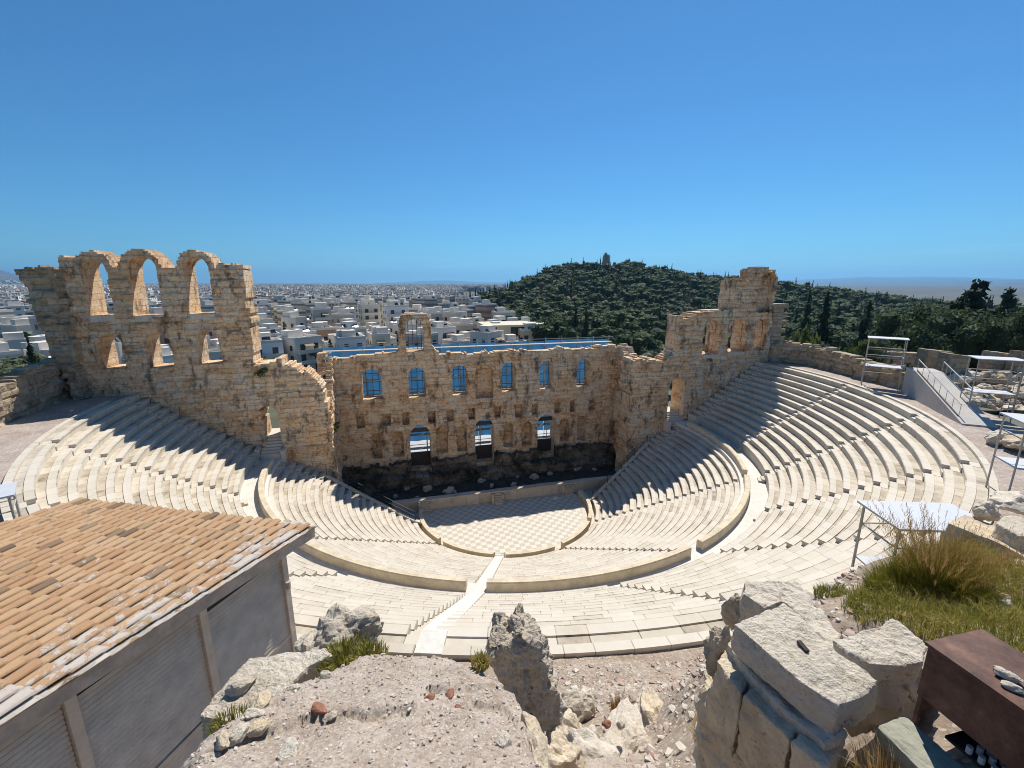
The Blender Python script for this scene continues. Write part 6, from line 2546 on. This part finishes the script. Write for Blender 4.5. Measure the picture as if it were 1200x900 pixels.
# squared wall blocks behind the ramp
for k, (u, v, t, w_, h_, lb) in enumerate(((1094, 421, 56, 3.2, 2.4, 'large squared wall block behind the ramp, darker and wider one'), (1116, 427, 52, 2.5, 2.5, 'large squared wall block nearer the shorter canopy stand'),
                                          (1170, 418, 58, 3.0, 1.2, 'flat pale block on the skyline beyond the shorter canopy stand'), (1198, 418, 56, 2., 1.3, 'pale block on the skyline at the right edge'),
                                          (1062, 418, 62, 6.5, 1.3, 'long pale block course behind the tall canopy stand'))):
    c_ = at(u, v, t)
    L = w_ / 2
    slab('wall_block', [c_ + RT * a_ * L + np.r_[fwd2, 0] * b_ * .8 + np.array([0, 0, h_ / 2 - a_ * .18]) for a_, b_ in ((-1, -1), (1, -1), (1, 1), (-1, 1))], h_ + 1.5, 'pale_stone', lb, 'wall block', .3, .05, 1, 110 + k, .02, None, .03, scale=.9)
# rubble on the right
for k in range(46):
    u, v = rng.uniform(1118, 1204), 0
    v = rng.uniform(434, 496)
    t = float(np.interp(v, [430, 500], [54, 42])) + rng.uniform(-2, 2)
    if u < 1145 and v > 470 and False:
        continue
    c_ = at(u, v + 4, t)
    s = rng.uniform(.5, 1.35)
    blob('boulder', c_, (s, s * .8, s * .7), ['limestone', 'tan_rock', 'tan_rock', 'pale_stone'][k % 4], 'rough boulder in the rubble bank behind the shorter canopy stand', 'boulder', 130 + k, .25, 3, k, 'boulders of the rubble bank')
bx = np.linspace(1085, 1290, 40)
rows = []
for v, t in ((505, 41), (488, 44), (465, 49), (445, 54), (432, 58), (428, 64)):
    rows.append([at(u, v + 5 + 5 * math.sin(u * .13 + v), t + (0 if u > 1120 else 4)) for u in bx])
A = np.array(rows)
A[:, :, 2] += .8 * (fbm(A[:, :, 0] * .6, A[:, :, 1] * .6, 44) - .5)
A[-1, :, 2] -= 3
A[0, :, 2] = 15.5
o = link('bank_ground', grid_mesh('bank_ground', A[::-1, :, 0], A[::-1, :, 1], A[::-1, :, 2], 'rocky_soil'))
tag(o, 'stony earth bank rising behind the shorter canopy stand', 'ground', kind='structure')

# handrails at the ends of the lower seats
for sgn, nm in ((-1, 'left'), (1, 'right')):
    root = empty('handrail', (sgn * 15, 0, 3), f'thin metal handrail along the {nm} end wall of the lower seats', 'handrail')
    pts = []
    for k in range(0, 13):
        r = 10.9 + k * .78
        a = side(sgn, lambda q: math.asin(edge_low(q) / q))(r)
        pts.append(np.array((r * math.cos(a), r * math.sin(a) + .25, max(.75, LOW_Z0 + (r - LOW_R0) / LOW_P * LOW_H + .42))))
    for hh in (.55, 1.05):
        mb = MB()
        for p_, q_ in zip(pts[:-1], pts[1:]):
            mb.tube(p_ + [0, 0, hh], q_ + [0, 0, hh], .025, 5)
        mb.build('rail', 'iron', root)
    for p_ in pts[::3]:
        mb = MB()
        mb.tube(p_, p_ + [0, 0, 1.08], .04, 5)
        mb.build('post', 'iron', root)

# ================================================================ GRASS
def blade_mat(name, stops):
    m, nt, b = new_mat(name)
    b.inputs['Roughness'].default_value = .7
    b.inputs['Specular IOR Level'].default_value = .2
    c = ramp(nt, attr(nt), stops)
    nt.links.new(c, b.inputs['Base Color'])
    tr = nd(nt, 'ShaderNodeBsdfTranslucent')
    nt.links.new(c, tr.inputs[0])
    mx = nd(nt, 'ShaderNodeMixShader')
    mx.inputs[0].default_value = .35
    nt.links.new(b.outputs[0], mx.inputs[1])
    nt.links.new(tr.outputs[0], mx.inputs[2])
    nt.links.new(mx.outputs[0], nt.nodes['Material Output'].inputs[0])


blade_mat('green_grass', [(0, (.075, .10, .018)), (.25, (.17, .18, .03)), (.55, (.32, .27, .055)), (.85, (.44, .35, .11)), (1, (.52, .43, .20))])
blade_mat('dry_grass', [(0, (.22, .11, .035)), (.4, (.36, .20, .07)), (.75, (.46, .31, .13)), (1, (.58, .46, .25))])
blade_mat('plume_grass', [(0, (.09, .12, .015)), (.3, (.21, .20, .025)), (.6, (.34, .25, .045)), (.85, (.42, .24, .09)), (1, (.48, .32, .17))])


def blades(px, py, pz, h, lean, width, tint, seed):
    r = np.random.default_rng(seed)
    n = len(px)
    a = r.uniform(0, 2 * PI, n)
    lx, ly = np.cos(a) * lean * h, np.sin(a) * lean * h
    w = r.uniform(0, 2 * PI, n)
    wx_, wy_ = np.cos(w) * width, np.sin(w) * width
    V = np.zeros((n, 5, 3))
    V[:, 0] = np.c_[px - wx_, py - wy_, pz - .02]
    V[:, 1] = np.c_[px + wx_, py + wy_, pz - .02]
    V[:, 2] = np.c_[px + lx * .35 + wx_ * .8, py + ly * .35 + wy_ * .8, pz + h * .6]
    V[:, 3] = np.c_[px + lx * .35 - wx_ * .8, py + ly * .35 - wy_ * .8, pz + h * .6]
    V[:, 4] = np.c_[px + lx, py + ly, pz + h * np.sqrt(np.maximum(.15, 1 - lean ** 2 * .6))]
    i = np.arange(n)[:, None] * 5
    F = np.concatenate([i + np.array([[0, 1, 2]]), i + np.array([[0, 2, 3]]), i + np.array([[3, 2, 4]])], 0)
    return V.reshape(-1, 3), F, np.r_[tint, tint, np.minimum(1, tint * 1.15)]


def px_poly(pts):
    Q = np.array(pts, float)
    return lambda u, v: poly_sd(np.asarray(u, float), np.asarray(v, float), Q) > 0


N = 420000
px_, py_ = rng.uniform(-8, 8, N), rng.uniform(-48, -38, N)
pz_ = fgz(px_, py_)
u, v, dep = visible_box(px_, py_, pz_)
ok = px_poly([(985, 712), (1010, 690), (1040, 668), (1075, 650), (1130, 640), (1205, 668), (1240, 720), (1260, 860), (1190, 840), (1150, 780), (1118, 748), (1085, 758), (1046, 730), (1010, 735)])(u, v) & (dep > 1)
ok &= (fbm(px_ * 2.3, py_ * 2.3, 51) + .34 * sm((u - 1000) / 50) > .47)
ok &= rng.uniform(size=N) < .9
px_, py_, pz_ = px_[ok], py_[ok], pz_[ok]
n_ = len(px_)
print('grass', n_)
gt = np.clip(.25 + .75 * (fbm(px_ * 1.5, py_ * 1.5, 53) - .3) + rng.uniform(-.25, .3, n_), 0, 1)
V, F, T = blades(px_, py_, pz_, rng.uniform(.06, .24, n_) * (.6 + .8 * fbm(px_ * 3, py_ * 3, 57)), rng.uniform(.1, 1.1, n_), .004, gt, 1)
o = link('grass', np_mesh('grass', V, F, 'green_grass', T))
tag(o, 'yellow-green grass covering the terrace behind the rusty cabinet', 'grass', kind='stuff')


def tuft(name, u, v, t, n, hr_, spread, mat, label, cat, lean=(.1, .8), width=.004, tr_=(0, 1), onz=True, seed=3, splay=.5):
    c = at(u, v, t)
    r = np.random.default_rng(seed)
    a, q = r.uniform(0, 2 * PI, n), spread * np.sqrt(r.uniform(0, 1, n))
    x_, y_ = c[0] + np.cos(a) * q, c[1] + np.sin(a) * q
    z_ = np.full(n, c[2]) if not onz else np.maximum(fgz(x_, y_), c[2] - .15)
    h = r.uniform(*hr_, n) * (1 - .35 * (q / spread))
    V, F, T = blades(x_, y_, z_, h, r.uniform(*lean, n), width, r.uniform(*tr_, n), seed)
    o = link(name, np_mesh(name, V - c, F, mat, T), None, c)
    return tag(o, label, cat, None, 'thing')


tuft('grass_clump', 1096, 684, 6.1, 3600, (.2, .85), .38, 'plume_grass', 'tall grass clump with reddish feathery tops in front of the stone beam', 'grass clump', (.1, .75), .004, (.0, .6), seed=4)
tuft('grass_clump', 1058, 694, 6.2, 2600, (.15, .55), .36, 'plume_grass', 'lower green grass clump left of the tall feathery one', 'grass clump', (.2, .95), .004, (.0, .45), seed=24)
tuft('grass_clump', 1128, 700, 5.7, 1800, (.12, .5), .28, 'plume_grass', 'short yellow-green grass clump right of the tall feathery one', 'grass clump', (.2, .95), .004, (.0, .6), seed=25)
# feathery seed heads of the tall clump
c = at(1096, 684, 6.1)
r = np.random.default_rng(9)
VS, FS, TS, k0 = [], [], [], 0
for k in range(230):
    a, q = r.uniform(0, 2 * PI), .34 * math.sqrt(r.uniform())
    hh = r.uniform(.45, .95)
    ln = r.uniform(.05, .62)
    b0 = np.array([c[0] + math.cos(a) * q, c[1] + math.sin(a) * q, c[2]])
    tip = b0 + np.array([math.cos(a) * ln, math.sin(a) * ln, hh])
    m_ = 16
    s = np.linspace(.55, 1, m_)
    x_ = b0[0] + (tip[0] - b0[0]) * s ** 1.4
    y_ = b0[1] + (tip[1] - b0[1]) * s ** 1.4
    z_ = b0[2] + (tip[2] - b0[2]) * s
    V, F, T = blades(x_, y_, z_, r.uniform(.025, .075, m_), r.uniform(.3, 1., m_), .0028, r.uniform(.55, .98, m_), int(r.integers(1e6)))
    VS.append(V)
    FS.append(F + k0)
    TS.append(T)
    k0 += len(V)
    V, F, T = blades(np.array([b0[0]]), np.array([b0[1]]), np.array([b0[2]]), np.array([hh]), np.array([ln / hh]), .0022, np.array([.7]), int(r.integers(1e6)))
    VS.append(V)
    FS.append(F + k0)
    TS.append(T)
    k0 += len(V)
gc = bpy.data.objects['grass_clump']
link('seed_heads', np_mesh('seed_heads', np.concatenate(VS) - c, np.concatenate(FS), 'plume_grass', np.concatenate(TS)), gc)
tuft('dry_grass_tuft', 727, 838, 8.0, 420, (.25, .62), .16, 'dry_grass', 'rust-coloured dry grass tuft on the stony slope', 'grass tuft', (.05, .4), .005, (.0, .5), seed=5)
tuft('dry_grass_tuft', 850, 870, 4.9, 900, (.15, .5), .3, 'dry_grass', 'straw-coloured tuft at the foot of the stacked blocks', 'grass tuft', (.1, .8), .003, (.4, 1), seed=6)
tuft('grass_tuft', 858, 880, 4.7, 500, (.12, .4), .2, 'green_grass', 'green tuft mixed with straw at the foot of the stacked blocks', 'grass tuft', (.1, .8), .003, (.2, .8), seed=7)
tuft('dry_grass_tuft', 960, 905, 3.5, 800, (.1, .36), .34, 'dry_grass', 'straw tuft at the bottom edge below the slotted flagstone', 'grass tuft', (.2, .9), .0025, (.4, 1), seed=8)
tuft('dry_grass_tuft', 1050, 905, 2.9, 500, (.1, .34), .2, 'dry_grass', 'dry straw tuft beside the greenish concrete plate', 'grass tuft', (.2, .9), .002, (.4, 1), seed=9)
tuft('weed_clump', 405, 773, 3.5, 900, (.03, .12), .20, 'green_grass', 'low green weeds below the rugged grey boulder', 'weeds', (.2, 1.), .004, (.1, .6), False, 10)
tuft('weed_clump', 432, 771, 3.45, 400, (.03, .10), .14, 'green_grass', 'thin weeds at the right foot of the rugged boulder', 'weeds', (.2, 1.), .004, (.2, .7), False, 11)
tuft('weed_clump', 563, 777, 3.1, 260, (.03, .09), .06, 'green_grass', 'small yellow-green weed behind the craggy upright rock', 'weeds', (.1, .7), .004, (.4, 1), False, 12)
tuft('weed_clump', 270, 848, 2.75, 350, (.02, .07), .12, 'green_grass', 'low moss-like weeds under the limestone slab', 'weeds', (.2, 1.), .003, (.1, .6), False, 13)
tuft('weed_clump', 974, 690, 6.8, 500, (.06, .2), .2, 'green_grass', 'green weed cushion on the gravel behind the rough pale block', 'weeds', (.2, 1.), .004, (.1, .5), True, 14)
tuft('weed_clump', 668, 892, 5.2, 350, (.06, .2), .16, 'green_grass', 'grey-green weed low on the slope beside the ledge', 'weeds', (.2, 1.), .004, (.1, .5), True, 15)
# ================================================================ CLEAN UP: drop what the view shows nothing of, then name the city rows
bpy.context.view_layer.update()
DG = bpy.context.evaluated_depsgraph_get()


def seen(parts, n=36):
    rr = random.Random(3)
    for o in parts:
        me = o.data
        mw = o.matrix_world
        vs = me.vertices
        for _ in range(n):
            p = mw @ vs[rr.randrange(len(vs))].co
            u, v, dep = proj(p)
            if dep < .1 or not (0 <= u < 1200 and 0 <= v < 900):
                continue
            d = Vector(tuple(p)) - Vector(tuple(CAM))
            L = d.length
            d.normalize()
            ok, loc, nn_, idx, ob, _m = S.ray_cast(DG, Vector(tuple(CAM)), d, distance=L + 1)
            if not ok or ob.original in PSET[o.parent.name] or (loc - Vector(tuple(CAM))).length > L - .25:
                return True
    return False


PSET = {}
for r, c, t, k in TREES:
    PSET[r.name] = {c, t}
for r, parts, row, u in BLD:
    PSET[r.name] = set(parts)
kill, vis = [], []
for r, c, t, k in TREES:
    if not seen([c]):
        kill += [c, t, r]
for r, parts, row, u in BLD:
    if seen([q for q in parts if q.name.startswith(('walls', 'roof_parapet', 'rooftop'))], 24):
        vis.append((row, u, r, parts))
    else:
        kill += parts + [r]
vis.sort(key=lambda q: (q[0], q[1]))
rows = sorted({q[0] for q in vis})
cnt = {}
for row, u, r, parts in vis:
    cnt[row] = cnt.get(row, 0) + 1
    r['label'] = r['label'] + f', {ordw(cnt[row])} from left in {ordw(rows.index(row) + 1)} street row'
print('culled', len(kill), 'city left', len(vis))
bpy.data.batch_remove(kill)
# ================================================================ LIGHT
SUNV = np.array([.46, .635, 1.0])
SUNV /= np.linalg.norm(SUNV)
EL = math.asin(SUNV[2])
w = bpy.data.worlds.new('World')
S.world = w
w.use_nodes = True
nt = w.node_tree
bg = nt.nodes['Background']
sky = nd(nt, 'ShaderNodeTexSky')
sky.sky_type = 'NISHITA'
sky.sun_disc = False
sky.sun_elevation = EL
sky.sun_rotation = math.atan2(SUNV[0], SUNV[1])
sky.altitude = 150
sky.air_density = 1.0
sky.dust_density = .1
sky.ozone_density = 4
tint = nd(nt, 'ShaderNodeMix', data_type='RGBA', blend_type='MULTIPLY')
tint.inputs[0].default_value = 1
tint.inputs[7].default_value = (.30, .645, .855, 1)
nt.links.new(sky.outputs[0], tint.inputs[6])
# thin high cloud low over the horizon
gen = nd(nt, 'ShaderNodeTexCoord')
mp = nd(nt, 'ShaderNodeMapping')
mp.inputs['Scale'].default_value = (5, 5, 95)
nt.links.new(gen.outputs['Generated'], mp.inputs[0])
cn = nd(nt, 'ShaderNodeTexNoise')
cn.inputs['Scale'].default_value = 1
cn.inputs['Detail'].default_value = 6
cn.inputs['Roughness'].default_value = .6
nt.links.new(mp.outputs[0], cn.inputs['Vector'])
sx = nd(nt, 'ShaderNodeSeparateXYZ')
nt.links.new(gen.outputs['Generated'], sx.inputs[0])
m1 = nd(nt, 'ShaderNodeMapRange')
m1.inputs['From Min'].default_value = .55
m1.inputs['From Max'].default_value = .72
nt.links.new(cn.outputs['Fac'], m1.inputs[0])
m2 = nd(nt, 'ShaderNodeMapRange')
m2.inputs['From Min'].default_value = .075
m2.inputs['From Max'].default_value = .02
nt.links.new(sx.outputs[2], m2.inputs[0])
cl = nd(nt, 'ShaderNodeMix', data_type='RGBA', blend_type='MULTIPLY')
nt.links.new(mth(nt, 'MULTIPLY', m1.outputs[0], m2.outputs[0]), cl.inputs[0])
nt.links.new(tint.outputs[2], cl.inputs[6])
cl.inputs[7].default_value = (1.5, 1.2, 1.08, 1)
nt.links.new(cl.outputs[2], bg.inputs[0])
bg.inputs[1].default_value = .078
sl = bpy.data.lights.new('sun', 'SUN')
sl.energy = 4.1
sl.angle = D(.55)
sl.color = (1, .945, .86)
so = bpy.data.objects.new('sun', sl)
so.rotation_euler = Vector(tuple(SUNV)).to_track_quat('Z', 'Y').to_euler()
COL.objects.link(so)
# the air: far city, hill and mountains fade to blue
HAZE = True
if HAZE:
    m = bpy.data.materials.new('haze_air')
    m.use_nodes = True
    nt = m.node_tree
    nt.nodes.remove(nt.nodes['Principled BSDF'])
    pv = nd(nt, 'ShaderNodeVolumePrincipled')
    pv.inputs['Color'].default_value = (.27, .61, 1, 1)
    pv.inputs['Density'].default_value = 6.5e-5
    pv.inputs['Anisotropy'].default_value = .3
    nt.links.new(pv.outputs[0], nt.nodes['Material Output'].inputs['Volume'])
    MATS['haze_air'] = m
    mb = MB()
    mb.box((0, 0, 275), (60500, 60500, 770))
    hz = mb.build('haze', 'haze_air')
    tag(hz, 'thin blue air between the theatre and the far city and mountains', 'haze', kind='stuff')
S.view_settings.view_transform = 'Standard'
S.view_settings.look = 'None'
S.view_settings.gamma = 1
S.view_settings.exposure = .6
S.view_settings.use_curve_mapping = False
cy = S.cycles
cy.max_bounces = 7
cy.diffuse_bounces = 5
cy.transmission_bounces = 3
cy.transparent_max_bounces = 6
cy.volume_bounces = 0
cy.use_denoising = True
cy.filter_width = 1.0
